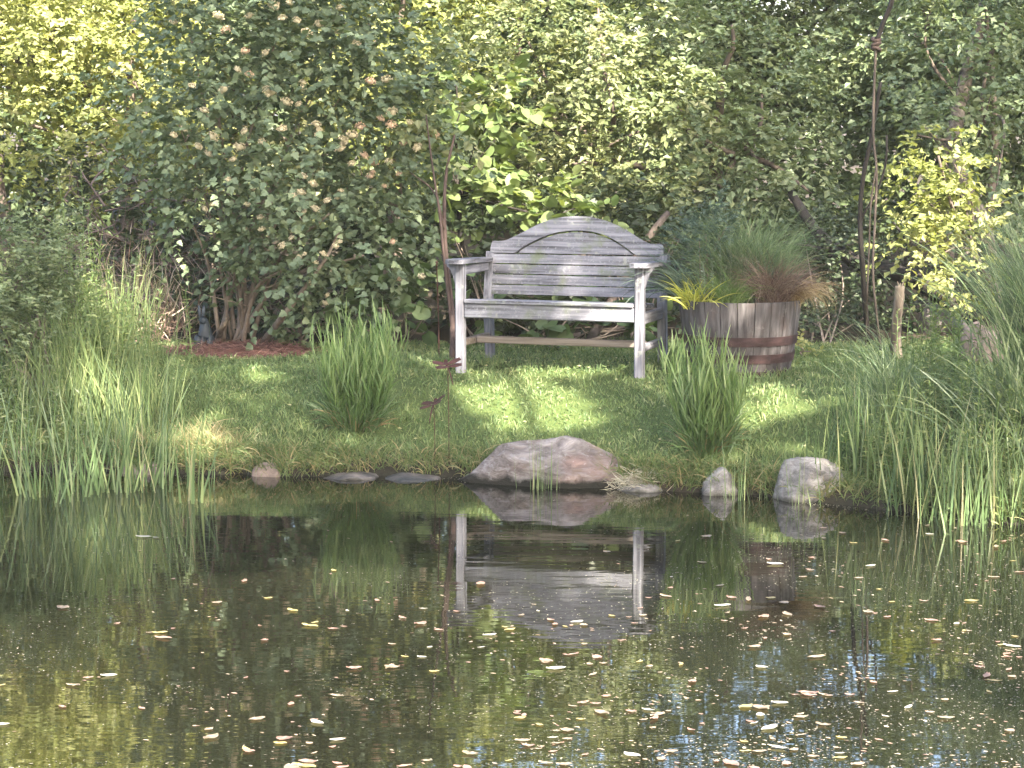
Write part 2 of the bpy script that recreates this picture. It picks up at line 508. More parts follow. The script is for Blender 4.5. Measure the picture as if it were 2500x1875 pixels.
def terrain_mat():
    m, nt, out = mat('garden_ground')
    ge = N(nt, 'ShaderNodeNewGeometry'); sp = N(nt, 'ShaderNodeSeparateXYZ')
    nt.links.new(ge.outputs['Position'], sp.inputs[0])
    n1 = N(nt, 'ShaderNodeTexNoise', inp={'Scale': 3.0, 'Detail': 5}); n2 = N(nt, 'ShaderNodeTexNoise', inp={'Scale': 60, 'Detail': 5, 'Roughness': .7})
    for n in (n1, n2): nt.links.new(ge.outputs['Position'], n.inputs[0])
    g = ramp(nt, [(.3, (.03, .045, .014)), (.5, (.055, .08, .024)), (.75, (.095, .105, .04))], n2.outputs[0])
    br = ramp(nt, [(.3, (.018, .014, .01)), (.7, (.06, .047, .033))], n2.outputs[0])
    md = ramp(nt, [(.3, (.012, .012, .009)), (.7, (.03, .028, .02))], n2.outputs[0])
    # bank: bare soil low down, darkened for its shadowy edge, lawn above a wandering line
    ma = N(nt, 'ShaderNodeMath', operation='MULTIPLY_ADD'); ma.inputs[1].default_value = .12
    nt.links.new(n1.outputs[0], ma.inputs[0]); nt.links.new(sp.outputs[2], ma.inputs[2])
    k1 = N(nt, 'ShaderNodeMapRange', inp={1: .11, 2: .16}); nt.links.new(ma.outputs[0], k1.inputs[0])
    k0 = N(nt, 'ShaderNodeMapRange', inp={1: .075, 2: .11}); nt.links.new(ma.outputs[0], k0.inputs[0])
    # woodland litter beyond the lawn
    mb = N(nt, 'ShaderNodeMath', operation='MULTIPLY_ADD'); mb.inputs[1].default_value = .6
    nt.links.new(n1.outputs[0], mb.inputs[0]); nt.links.new(sp.outputs[1], mb.inputs[2])
    k2 = N(nt, 'ShaderNodeMapRange', inp={1: 13.75, 2: 14.0}); nt.links.new(mb.outputs[0], k2.inputs[0])
    x1 = N(nt, 'ShaderNodeMix', data_type='RGBA'); x2 = N(nt, 'ShaderNodeMix', data_type='RGBA'); x3 = N(nt, 'ShaderNodeMix', data_type='RGBA')
    nt.links.new(k0.outputs[0], x1.inputs[0]); nt.links.new(md.outputs[0], x1.inputs[6]); nt.links.new(br.outputs[0], x1.inputs[7])
    nt.links.new(k1.outputs[0], x2.inputs[0]); nt.links.new(x1.outputs[2], x2.inputs[6]); nt.links.new(g.outputs[0], x2.inputs[7])
    nt.links.new(k2.outputs[0], x3.inputs[0]); nt.links.new(x2.outputs[2], x3.inputs[6]); nt.links.new(br.outputs[0], x3.inputs[7])
    p = N(nt, 'ShaderNodeBsdfPrincipled', inp={'Roughness': .9, 'Specular IOR Level': .15})
    b = N(nt, 'ShaderNodeBump', inp={'Strength': .6, 'Distance': .02}); nt.links.new(n2.outputs[0], b.inputs['Height'])
    nt.links.new(x3.outputs[2], p.inputs['Base Color']); nt.links.new(b.outputs[0], p.inputs['Normal'])
    nt.links.new(p.outputs[0], out.inputs[0])
    return m


def water_mat():
    m, nt, out = mat('pond_water')
    ge = N(nt, 'ShaderNodeNewGeometry')
    mp = N(nt, 'ShaderNodeMapping', inp={'Scale': (1.6, 5.5, 1)}); nt.links.new(ge.outputs['Position'], mp.inputs[0])
    mp2 = N(nt, 'ShaderNodeMapping', inp={'Scale': (5, 22, 1)}); nt.links.new(ge.outputs['Position'], mp2.inputs[0])
    a = N(nt, 'ShaderNodeTexNoise', inp={'Scale': 1, 'Detail': 2}); b = N(nt, 'ShaderNodeTexNoise', inp={'Scale': 1, 'Detail': 2})
    nt.links.new(mp.outputs[0], a.inputs[0]); nt.links.new(mp2.outputs[0], b.inputs[0])
    ad = N(nt, 'ShaderNodeMath', operation='MULTIPLY_ADD'); ad.inputs[1].default_value = .22
    nt.links.new(b.outputs[0], ad.inputs[0]); nt.links.new(a.outputs[0], ad.inputs[2])
    bp = N(nt, 'ShaderNodeBump', inp={'Strength': 1.0, 'Distance': .0009}); nt.links.new(ad.outputs[0], bp.inputs['Height'])
    n3 = N(nt, 'ShaderNodeTexNoise', inp={'Scale': .8, 'Detail': 3}); nt.links.new(ge.outputs['Position'], n3.inputs[0])
    r = ramp(nt, [(.3, (.004, .0045, .003)), (.7, (.008, .0078, .005))], n3.outputs[0])
    p = N(nt, 'ShaderNodeBsdfPrincipled', inp={'Roughness': .012, 'IOR': 2.25, 'Specular IOR Level': .5})
    nt.links.new(r.outputs[0], p.inputs['Base Color']); nt.links.new(bp.outputs[0], p.inputs['Normal'])
    nt.links.new(p.outputs[0], out.inputs[0])
    return m


# ================================================================== SETTING
def grid_axis(lo, hi, step, far):
    a = list(np.arange(lo, hi + 1e-6, step)); s = step
    x = a[-1]
    while x < far: s *= 1.35; x += s; a.append(x)
    s = step; x = lo; pre = []
    while x > -far: s *= 1.35; x -= s; pre.append(x)
    return np.array(pre[::-1] + a)


gx = grid_axis(-4.2, 4.2, .075, 350); gy = grid_axis(8.6, 16.5, .06, 350)
XX, YY = np.meshgrid(gx, gy); ZZ = ground(XX, YY)
nx, ny = len(gx), len(gy)
idx = np.arange(nx * ny).reshape(ny, nx)
g = Geo(); g.add(np.stack([XX, YY, ZZ], -1).reshape(-1, 3), np.stack([idx[:-1, :-1], idx[:-1, 1:], idx[1:, 1:], idx[1:, :-1]], -1).reshape(-1, 4))
tag(g.build('ground', terrain_mat(), smooth=True), kind='structure')

g = Geo(); g.add([(-60, -6, 0), (60, -6, 0), (60, 13.5, 0), (-60, 13.5, 0)], np.array([[0, 1, 2, 3]]))
tag(g.build('pond_water', water_mat()), kind='structure')


# ---- mulch bed under the flowering shrub
def in_bed(x, y):
    return ((x + 1.66) / .5) ** 2 + ((y - 13.12) / .55) ** 2 + .25 * vnoise(x * 5, y * 5, 9)


mb = onG(585, 858)
bx, by = mb[0], mb[1]


def bed_r(x, y):
    return ((x - bx) / .43) ** 2 + ((y - by) / .42) ** 2 + .22 * vnoise(np.asarray(x) * 6, np.asarray(y) * 6, 9)


ax = np.linspace(bx - .7, bx + .7, 60); ay = np.linspace(by - .7, by + .7, 60)
XX, YY = np.meshgrid(ax, ay); rr = bed_r(XX, YY)
ZZ = ground(XX, YY) + .035 * np.clip(1 - rr, -1, 1) + .006 * vnoise(XX * 25, YY * 25, 4)
idx = np.arange(3600).reshape(60, 60)
q = np.stack([idx[:-1, :-1], idx[:-1, 1:], idx[1:, 1:], idx[1:, :-1]], -1).reshape(-1, 4)
q = q[(rr.ravel()[q] < 1.15).all(1)]
g = Geo(); g.add(np.stack([XX, YY, ZZ], -1).reshape(-1, 3), q)
tag(g.build('mulch_bed', noise_mat('red_brown_mulch', [(.3, (.05, .024, .02)), (.7, (.17, .085, .068))], (30, 60, 30), 6, .9, .1, .8, .01), smooth=True), kind='structure')
n = 2600
px_ = bx + R.uniform(-.55, .55, n); py_ = by + R.uniform(-.55, .55, n); k = bed_r(px_, py_) < 1.1
px_, py_ = px_[k], py_[k]; n = len(px_)
g = Geo()
ribbons(g, np.stack([px_, py_, ground(px_, py_) + .035 * np.clip(1 - bed_r(px_, py_), -1, 1) + .004], 1), R.uniform(0, 6.28, n), R.uniform(1.15, 1.6, n), R.uniform(-.2, .3, n), R.uniform(.05, .13, n), R.uniform(.003, .006, n), 2, R.uniform(0, 1, n), flat=.2)
tag(g.build('pine_straw', M['needle']), 'loose red brown pine straw lying over the mulch bed', 'pine straw', kind='stuff')

# ---- lawn blades
n = 170000
lx = R.uniform(-3.6, 3.6, n); ly = R.uniform(9.4, 14.2, n)
t = ly - shore(lx)
keep = (t > .07 + .06 * vnoise(lx * 5, ly * 5, 2)) & (bed_r(lx, ly) > .95 + R.uniform(-.1, .2, n)) & (np.abs(lx) < .262 * ly) & (ly < 13.75 + .25 * vnoise(lx * 2, ly * 2, 8))
thin = np.clip(.68 + .6 * fbm(lx * 1.6, ly * 1.6, 21) + .35 * vnoise(lx * 11, ly * 16, 23), .15, 1)
keep &= R.uniform(0, 1, n) < thin
lx, ly, t = lx[keep], ly[keep], t[keep]; n = len(lx)
edge = np.clip(1 - (t - .08) / .5, 0, 1)
ln = R.uniform(.018, .042, n) * (1 + 1.3 * edge * R.uniform(.3, 1, n)) * (1 + .25 * vnoise(lx * 4, ly * 4, 5) + .45 * vnoise(lx * 10, ly * 15, 25))
cl = .5 + .55 * fbm(lx * 2.5, ly * 4, 33) + .25 * fbm(lx * 9, ly * 14, 37)
val = np.clip(.1 + .42 * cl + R.uniform(-.25, .45, n) + .25 * edge * R.uniform(-.3, 1, n), 0, 1)
g = Geo()
ribbons(g, np.stack([lx, ly, ground(lx, ly) - .004], 1), R.uniform(0, 6.28, n), R.uniform(.05, .75, n), R.uniform(0, .9, n), ln, R.uniform(.004, .0095, n), 2, val)
for (px0, py0) in ((1125, 904), (1561, 916), (1200, 888), (1627, 892), (1760, 925), (1810, 936), (1870, 932), (1915, 922), (2190, 882), (1240, 1130), (1400, 1125)):
    q = onG(px0, py0); m_ = 110; a_ = R.uniform(0, 6.28, m_); r_ = R.uniform(.02, .075, m_)
    bx_, by_ = q[0] + r_ * np.cos(a_), q[1] + r_ * np.sin(a_)
    ribbons(g, np.stack([bx_, by_, ground(bx_, by_) - .004], 1), R.uniform(0, 6.28, m_), R.uniform(.05, .7, m_), R.uniform(0, .9, m_), R.uniform(.04, .085, m_), R.uniform(.004, .008, m_), 3, R.uniform(.1, .7, m_))
# brown bits and fallen petals caught in the turf
n = 900
cx = R.uniform(-3.2, 3.2, n); cy = R.uniform(10.4, 13.5, n); k = (cy - shore(cx) > .15) & (bed_r(cx, cy) > 1.1); cx, cy = cx[k], cy[k]; n = len(cx); an = R.uniform(0, 6.28, n)
leaves(g, np.stack([cx, cy, ground(cx, cy) + R.uniform(.012, .03, n)], 1), np.stack([np.cos(an), np.sin(an), R.uniform(-.1, .3, n)], 1), UPV + R.normal(size=(n, 3)) * .4, R.uniform(.012, .028, n), R.uniform(.008, .016, n), .2, R.uniform(.85, 1, n))
# clover and plantain leaves in the turf
n = 9000
cx = R.uniform(-3.2, 3.2, n); cy = R.uniform(10, 13.7, n); k = (cy - shore(cx) > .15) & (bed_r(cx, cy) > 1.1) & (vnoise(cx * 1.7, cy * 1.7, 61) > -.2)
cx, cy = cx[k], cy[k]; n = len(cx)
an = R.uniform(0, 6.28, n)
leaves(g, np.stack([cx, cy, ground(cx, cy) + R.uniform(.006, .028, n)], 1), np.stack([np.cos(an), np.sin(an), R.uniform(-.1, .4, n)], 1), UPV + R.normal(size=(n, 3)) * .3, R.uniform(.014, .028, n), R.uniform(.01, .02, n), .2, R.uniform(.1, .6, n))
tag(g.build('lawn_grass', M['lawn_blade']), 'short green lawn grass and clover sloping from the bench to the pond', 'grass', kind='stuff')

# ---- longer dry grass and litter along the bank
g = Geo()
n = 5200
lx = R.uniform(-3, 2.4, n); ly = shore(lx) + np.abs(R.normal(0, .13, n)) + .015
dens = .5 + .5 * vnoise(lx * 2.3, ly * .5, 14); k = R.uniform(0, 1, n) < dens
lx, ly = lx[k], ly[k]; n = len(lx)
ribbons(g, np.stack([lx, ly, ground(lx, ly) - .005], 1), R.uniform(0, 6.28, n), R.uniform(.2, 1.3, n), R.uniform(0, 1.1, n), R.uniform(.05, .15, n), R.uniform(.003, .006, n), 3, R.uniform(0, 1, n) ** 1.4 * .85)
n = 9500
lx = R.uniform(-3, 2.6, n); ly = shore(lx) + R.uniform(.0, .2, n); k = R.uniform(0, 1, n) < np.clip(.75 + .6 * vnoise(lx * 3, ly * 0, 15), .1, 1); lx, ly = lx[k], ly[k]; n = len(lx)
ribbons(g, np.stack([lx, ly, ground(lx, ly) - .005], 1), R.normal(-1.57, .9, n), R.uniform(.1, .9, n), R.uniform(.4, 2.2, n), R.uniform(.05, .16, n), R.uniform(.0035, .007, n), 5, np.clip(R.uniform(-.1, .75, n) + .25 * vnoise(lx * 2, ly * 2, 6), 0, 1))
for (px0, py0, cnt, sx, sy) in ((490, 1085, 600, .17, .15), (330, 1100, 200, .1, .1)):
    c = onG(px0, py0)
    bx_, by_ = c[0] + R.normal(0, sx, cnt) * .6, c[1] + R.normal(0, sy, cnt) * .6
    ribbons(g, np.stack([bx_, by_, ground(bx_, by_)], 1), R.uniform(0, 6.28, cnt), R.uniform(.5, 1.45, cnt), R.uniform(-.2, .6, cnt), R.uniform(.06, .16, cnt), R.uniform(.003, .007, cnt), 3, R.uniform(.55, 1, cnt))
tag(g.build('bank_straw', M['bankmix']), 'dry straw coloured grass along the muddy pond bank', 'dry grass', kind='stuff')

# ================================================================== BENCH
SLOPE = 0.0
fl = P(1125, 904, 12.32); fr = P(1561, 918, 11.98)
bc = (fl + fr) / 2
YAW = math.atan2(fl[1] - fr[1], fr[0] - fl[0])
HW = np.linalg.norm((fr - fl)[:2]) / 2
bc[2] = gz(bc[0], bc[1]) - .004
bench = thing('garden_bench', bc, 'weathered grey wooden garden bench with an arched back, facing the pond', 'bench', rz=-YAW)
DEP = .47
LW = .052


def rough_box(lo, hi, bev=.006, Mx=None):
    return box(Geo(), lo, hi, bev, M=Mx)


for s in (-1, 1):
    rough_box((s * HW - LW / 2, -LW / 2, -.02), (s * HW + LW / 2, LW / 2, .618)).build('leg', M['wood_z'], bench, local=True)
RAKE = .1
for s in (-1, 1):                # rear posts: upright to the seat, raked above it
    g = Geo()
    pr = [(-.02, DEP + .03), (.4, DEP), (.66, DEP + .26 * math.tan(.19))]
    V = []
    for (z, y) in pr:
        for dx, dy in ((-1, -1), (1, -1), (1, 1), (-1, 1)): V.append((s * HW + dx * LW * .46, y + dy * LW * .46, z))
    Fc = [[0, 3, 2, 1], [8, 9, 10, 11]]
    for l in range(2):
        for j in range(4): Fc.append([l * 4 + j, l * 4 + (j + 1) % 4, l * 4 + 4 + (j + 1) % 4, l * 4 + 4 + j])
    g.add(V, Fc); g.build('leg', M['wood_z'], bench, local=True)
TB = math.tan(.19)


def back_y(z): return DEP + (z - .4) * TB


# seat of slats
g = Geo()
ys = np.linspace(-.035, DEP - .04, 7)
for i in range(6):
    box(g, (-HW + .031, ys[i], .398 - .006 * i), (HW - .031, ys[i + 1] - .011, .42 - .006 * i), .004)
g.build('seat', M['wood_x'], bench, local=True)
rough_box((-HW + LW / 2 + .001, -.02, .315), (HW - LW / 2 - .001, .012, .396)).build('seat_apron', M['wood_x'], bench, local=True)
for s in (-1, 1):
    rough_box((s * HW - .014, LW / 2 + .001, .30), (s * HW + .014, DEP - LW / 2 - .002, .364)).build('side_rail', M['wood_y'], bench, local=True)
    rough_box((s * HW - .018, LW / 2 + .001, .150), (s * HW + .018, DEP - .022, .19)).build('side_stretcher', M['wood_y' if s > 0 else 'wood_low'], bench, local=True)
rough_box((-HW + .02, .20, .153), (HW - .02, .24, .193)).build('stretcher', M['wood_low'], bench, local=True)
rough_box((-HW + .03, DEP - .02, .29), (HW - .03, DEP + .012, .36)).build('rear_rail', M['wood_low'], bench, local=True)

# arms
for s in (-1, 1):
    g = Geo()
    outl = [(-.058, -.07), (-.062, .05), (-.05, .3), (-.035, DEP + .035), (.03, DEP + .035), (.04, .3), (.055, .05), (.05, -.07), (.02, -.088), (-.03, -.088)]
    outl = [(s * HW + a * (1 if s > 0 else -1) * -1 + s * .008, b) for a, b in outl]
    k = len(outl)
    V = [(a, b, .621 - .036 * max(0, b)) for a, b in outl] + [(a, b, .645 - .036 * max(0, b)) for a, b in outl]
    Fc = [list(range(k)), [k + i for i in range(k)][::-1]] + [[i, k + i, k + (i + 1) % k, (i + 1) % k] for i in range(k)]
    g.add(V, Fc)
    arm = g.build('armrest', M['wood_y'], bench, local=True)
    gb = rough_box((s * HW - .013, LW / 2 + .001, .552), (s * HW + .013, DEP - .03, .602)); gb.build('arm_rail', M['wood_y'], arm, local=True)
    g = Geo()                    # curved bracket under the outer edge of the arm
    pts = [(0, .62), (.052, .62), (.05, .605), (.03, .585), (.014, .55), (.006, .52), (0, .5)]
    V = [(s * (HW + LW / 2 + .001 + a), -.014, z) for a, z in pts] + [(s * (HW + LW / 2 + .001 + a), .014, z) for a, z in pts]
    k = len(pts)
    Fc = [list(range(k))[::s], [k + i for i in range(k)][::-s]] + [[i, (i + 1) % k, k + (i + 1) % k, k + i][::-s] for i in range(k)]
    g.add(V, Fc); g.build('bracket', M['wood_z'], arm, local=True)


def slab(name, outline, y0, th, m):
    """outline in (x, z) laid on the raked back plane, thickness th"""
    g = Geo(); k = len(outline)
    n = np.array([0, math.cos(.19), -math.sin(.19)])
    f = np.array([(x, back_y(z) + y0, z) for x, z in outline])
    V = np.vstack([f, f + n * th])
    tri = None
    Fc = [[i, (i + 1) % k, k + (i + 1) % k, k + i] for i in range(k)]
    g.add(V, Fc)
    return g, f, n, k


def strip(name, low, top, y0, th, m):
    """board between a lower and an upper curve (same count), as a closed solid"""
    g = Geo(); n = np.array([0, math.cos(.19), -math.sin(.19)])
    q = len(low)
    rows = []
    for (x, z) in list(low) + list(top): rows.append((x, back_y(z) + y0, z))
    f = np.array(rows); V = np.vstack([f, f + n * th])
    Fc = []
    for i in range(q - 1):
        Fc.append([i, i + 1, q + i + 1, q + i])
        Fc.append([2 * q + i, 3 * q + i, 3 * q + i + 1, 2 * q + i + 1])
        Fc.append([i, 2 * q + i, 2 * q + i + 1, i + 1])
        Fc.append([q + i, q + i + 1, 3 * q + i + 1, 3 * q + i])
    Fc.append([0, q, 3 * q, 2 * q]); Fc.append([q - 1, 3 * q - 1, 4 * q - 1, 2 * q - 1])
    g.add(V, Fc)
    return g.build(name, m, bench, local=True)


def pxo(X): return (X - 1265) / 735 * .519      # region-1 zoom x -> bench x along the back
def pzo(Y, X): return .655 + (385 + (X - 530) * .0136 - Y) * .2939 / 425 * 1.02
topc = [(530, 330), (538, 297), (560, 288), (600, 293), (650, 287), (700, 268), (760, 240), (830, 205), (900, 168), (980, 134), (1060, 108), (1150, 93), (1250, 87), (1350, 92), (1440, 106), (1530, 130), (1620, 166), (1700, 208), (1770, 250), (1830, 284), (1890, 308), (1940, 310), (1975, 308), (1995, 322), (2002, 350)]
inn = [(745, 383), (800, 345), (870, 305), (950, 267), (1030, 237), (1110, 216), (1200, 206), (1300, 204), (1400, 213), (1490, 236), (1580, 275), (1650, 315), (1720, 362), (1775, 400)]
tx = np.array([pxo(a) for a, b in topc]); tz = np.array([pzo(b, a) for a, b in topc])
ix = np.array([pxo(a) for a, b in inn]); iz = np.array([max(.657, pzo(b, a)) for a, b in inn]); iz[0] = iz[-1] = .655
xs = np.concatenate([np.linspace(-.519, -.48, 6), np.linspace(-.47, .47, 70), np.linspace(.48, .519, 6)])
topz = np.interp(xs, tx, tz)
arch = np.interp(xs, ix, iz, left=.655, right=.655)
strip('crest_rail', list(zip(xs, np.maximum(.655, arch))), list(zip(xs, topz)), -.03, .034, M['wood_x'])
xi = np.linspace(ix[0] + .02, ix[-1] - .02, 50)
strip('back_panel', [(x, .655) for x in xi], [(x, max(.658, np.interp(x, ix, iz) - .011)) for x in xi], -.018, .02, M['wood_x'])
for i in range(4):
    z1 = .648 - i * .0595
    xx = np.linspace(-HW + .024, HW - .024, 12)
    strip('back_slat', [(x, z1 - .0525) for x in xx], [(x, z1) for x in xx], -.024 + .002 * (i % 2), .018, M['wood_x'])

# ================================================================== BARREL PLANTER
bb = onG(1817, 934)
bR0, bR1, bHt = .272, .335, .43
bctr = np.array([bb[0], bb[1] + bR0, 0]); bctr[2] = gz(bctr[0], bctr[1]) - .01
barrel = thing('barrel_planter', bctr, 'half oak barrel planter with rusty hoops, filled with grasses', 'planter')


def br(z): return bR0 + (bR1 - bR0) * (1 - (1 - z / bHt) ** 1.25) if z < bHt else bR1


NS = 22
gs = Geo()
for i in range(NS):
    a0 = 2 * math.pi * i / NS + .006; a1 = 2 * math.pi * (i + 1) / NS - .006
    dz = R.uniform(-.002, .002); dr = R.uniform(-.003, .003)
    zs = np.linspace(0, bHt + dz, 7); V = []
    for z in zs:
        for (aa, ro) in ((a0, 0), ((a0 + a1) / 2, .003), (a1, 0), (a1, -.022), ((a0 + a1) / 2, -.021), (a0, -.022)):
            r_ = br(min(z, bHt)) + ro + dr
            V.append((r_ * math.cos(aa), r_ * math.sin(aa), z))
    Fc = []
    for l in range(6):
        for j in range(6): Fc.append([l * 6 + j, l * 6 + (j + 1) % 6, l * 6 + 6 + (j + 1) % 6, l * 6 + 6 + j])
    Fc += [[5, 4, 3, 2, 1, 0], [36 + j for j in range(6)]]
    gs.add(V, Fc)
gs.build('barrel_body', M['stave'], barrel, local=True)
for (z0, z1) in ((.192, .242), (.097, .146), (.004, .052)):
    g = Geo(); k = 64; V = []
    for z, o in ((z0, .009), (z1, .009), (z1, .003), (z0, .003)):
        for j in range(k):
            a_ = 2 * math.pi * j / k; r_ = br(z) + o
            V.append((r_ * math.cos(a_), r_ * math.sin(a_), z))
    Fc = [[l * k + j, l * k + (j + 1) % k, ((l + 1) % 4) * k + (j + 1) % k, ((l + 1) % 4) * k + j] for l in range(4) for j in range(k)]
    g.add(V, Fc); g.build('hoop', M['hoop'], barrel, local=True)
g = Geo(); k = 40
V = [(0, 0, bHt - .03)] + [(.31 * math.cos(2 * math.pi * j / k), .31 * math.sin(2 * math.pi * j / k), bHt - .045 + R.uniform(-.006, .006)) for j in range(k)]
g.add(V, [[0, 1 + j, 1 + (j + 1) % k] for j in range(k)]); g.build('soil', M['soil'], barrel, local=True)
SOILZ = bctr[2] + bHt - .045


def planter_grass(name, label, cat, dx, dy, n, spread, Lr, th, bend, W, m, nseg=7, azr=(0, 6.283), vr=(0, 1), group='plants in the barrel'):
    c = np.array([bctr[0] + dx, bctr[1] + dy, SOILZ])
    a = R.uniform(azr[0], azr[1], n); r = spread * np.sqrt(R.uniform(0, 1, n)); a2 = R.uniform(0, 6.283, n)
    bs = np.stack([c[0] + r * np.cos(a2), c[1] + r * np.sin(a2), np.full(n, SOILZ)], 1)
    g = Geo()
    ribbons(g, bs, a, R.uniform(*th, n), R.uniform(*bend, n), R.uniform(*Lr, n), R.uniform(W * .6, W * 1.2, n), nseg, R.uniform(*vr, n))
    return tag(g.build(name, m, loc=c), label, cat, group)


def bpx(px): return (px - 1812) * 12.2 / F


planter_grass('feathery_grass', 'tall airy green grass rising behind the other barrel plants', 'grass', bpx(1825), .16, 1200, .15, (.42, .68), (.0, .5), (.4, 1.9), .0042, M['airy'], 8)
planter_grass('fescue', 'dark blue green fescue mound behind the brown sedge in the barrel', 'grass', bpx(1870), .05, 420, .07, (.25, .42), (.02, .5), (.1, .7), .003, M['fescue'])
planter_grass('brown_sedge', 'reddish brown hair sedge drooping over the barrel rim', 'grass', bpx(1885), -.1, 950, .07, (.25, .46), (.05, .6), (.6, 2.6), .0028, M['sedge'], 9)
planter_grass('hair_sedge', 'pale bleached sedge spilling down the far side of the brown sedge', 'grass', bpx(1935), -.08, 260, .04, (.24, .4), (.2, .6), (1.6, 3.0), .0028, M['straw'], 10, azr=(-1.7, 1.0))
planter_grass('golden_grass', 'bright yellow striped grass at the barrel rim beside the bench', 'grass', bpx(1700), -.14, 90, .07, (.16, .27), (.1, .9), (.5, 1.6), .009, M['gold'], azr=(1.6, 6.0))
planter_grass('weeping_sedge', 'fine light green sedge weeping over the middle of the barrel', 'grass', bpx(1775), -.17, 330, .06, (.18, .36), (.05, .6), (.8, 2.7), .003, M['carex'], 9)
planter_grass('arching_grass', 'grey green long bladed grass arching from the barrel towards the bench', 'grass', bpx(1700), .06, 130, .07, (.34, .56), (.2, .9), (.8, 2.2), .007, M['fescue'], 9, azr=(1.6, 3.7), vr=(.2, 1))
# wispy taller stems on the right of the barrel
planter_grass('wispy_grass', 'thin wispy grass stalks fanning out above the brown sedge', 'grass', bpx(1905), .0, 70, .05, (.38, .6), (.0, .5), (.1, .8), .0028, M['silver'], 8, azr=(-1.4, 1.4))
# grey felted spikes
for (px0, py0, lean) in ((1716, 640, -.05), (1738, 632, .06), (1770, 650, .15), (1758, 580, .02), (1782, 575, -.02)):
    z0 = SOILZ; top = P(px0, py0, 12.12); c = np.array([top[0] - lean * .1, 12.12, z0])
    t = thing('lamb_ear_spike', c, {1716: 'felted grey flower spike beside the golden grass', 1738: 'thickest felted grey flower spike in the barrel, above the golden grass', 1770: 'leaning felted grey spike over the weeping sedge', 1758: 'tall grey spike in front of the feathery grass', 1782: 'thin grey spike at the edge of the fescue mound'}[px0], 'flower spike', 'plants in the barrel')
    g = Geo(); pts = spline([c, (c + top) / 2 + np.array([.01, 0, 0]), top], 10); tube(g, pts, np.linspace(.004, .0025, 10), 6)
    g.build('stem', M['lav'], t)
    g = Geo(); n = 70 if px0 in (1716, 1738) else 40
    tt = R.uniform(.45, 1, n); pp = pts[0] + (pts[-1] - pts[0]) * tt[:, None]; an = R.uniform(0, 6.28, n)
    dd = np.stack([np.cos(an), np.sin(an), R.uniform(.2, .9, n)], 1)
    leaves(g, pp, dd, UPV + R.normal(size=(n, 3)) * .4, R.uniform(.012, .024, n), .01, .2, R.uniform(0, 1, n))
    g.build('flower', M['lav'], t)
c = np.array([bctr[0] + bpx(1725), bctr[1] + .12, SOILZ])
t = thing('grey_shrub', c, 'silvery grey leaved shrublet behind the bench end of the barrel', 'shrub', 'plants in the barrel')
g = Geo()
foliage(g, [(c[0], c[1], c[2] + .28, .12, .1, .2), (c[0] + .08, c[1], c[2] + .4, .1, .1, .12)], .03, .008, 2.2, 14, .14, up=.6, nclump=9)
g.build('foliage', M['fescue'], t)
g = Geo()
for j in range(7):
    e = c + np.array([R.uniform(-.1, .14), R.uniform(-.1, .1), R.uniform(.25, .45)])
    tube(g, spline([c + R.normal(size=3) * .01, (c + e) / 2 + R.normal(size=3) * .02, e], 8), np.linspace(.005, .002, 8), 5)
g.build('stem', M['stem'], t)


# ================================================================== THE TWO LEAFY GRASS TUFTS
def tuft(px0, py0, label, ns, hgt, spread, topw, skirt):
    c = onG(px0, py0); t = thing('grass_tuft', c, label, 'ornamental grass', 'leafy grass tufts on the bank')
    a = R.uniform(0, 6.283, ns); r = spread * np.sqrt(R.uniform(0, 1, ns))
    bs = np.stack([c[0] + r * np.cos(a), c[1] + r * np.sin(a) * .7, np.zeros(ns)], 1); bs[:, 2] = ground(bs[:, 0], bs[:, 1]) - .01
    hl = hgt * R.uniform(.5, .9, ns) * (1 + .14 * np.cos(a - px0)) * np.where(R.uniform(0, 1, ns) < .12, .6, 1)
    g = Geo()
    th = topw * (r / spread) * R.uniform(.6, 1.2, ns)
    cen, dr = ribbons(g, bs, a, th, R.uniform(0, .12, ns), hl, .005, 6, R.uniform(0, .6, ns), tipw=.6)
    K = 8
    for k in range(K):
        f = .22 + .78 * k / (K - 1)
        i0 = np.minimum((f * 6).astype(int) if hasattr(f, 'astype') else int(f * 6), 5); fr_ = f * 6 - i0
        p = cen[:, i0] * (1 - fr_) + cen[:, i0 + 1] * fr_
        az2 = R.uniform(0, 6.283, ns)
        lt = R.uniform(.08, .36, ns) + (1 - f) * .35
        ribbons(g, p, az2, lt, R.uniform(.0, .75, ns) * (1.25 - f * .8), R.uniform(.11, .2, ns) * (1.08 - .2 * f), R.uniform(.006, .0105, ns), 5, np.clip(.15 + .6 * f + R.uniform(-.25, .25, ns), 0, 1), basew=.5)
    g.build('leaf_blades', M['tuft'], t)
    g = Geo(); n = skirt
    a = R.uniform(0, 6.283, n); r = spread * 1.05 * np.sqrt(R.uniform(.2, 1, n))
    bs = np.stack([c[0] + r * np.cos(a), c[1] + r * np.sin(a) * .7, np.zeros(n)], 1); bs[:, 2] = ground(bs[:, 0], bs[:, 1])
    ribbons(g, bs, a, R.uniform(.2, .9, n), R.uniform(.2, 1.9, n), R.uniform(.1, .24, n), R.uniform(.003, .007, n), 5, R.uniform(0, .7, n))
    g.build('dead_skirt', M['straw'], t)
    g = Geo(); n = 260
    a = R.uniform(0, 6.283, n); r = spread * 1.2 * np.sqrt(R.uniform(.1, 1, n))
    bs = np.stack([c[0] + r * np.cos(a), c[1] + r * np.sin(a) * .7 - .02, np.zeros(n)], 1); bs[:, 2] = ground(bs[:, 0], bs[:, 1])
    ribbons(g, bs, a + R.normal(0, .5, n), R.uniform(.1, .7, n), R.uniform(.3, 1.6, n), R.uniform(.14, .3, n), R.uniform(.004, .008, n), 6, R.uniform(0, .45, n))
    g.build('base_blades', M['reed'], t)


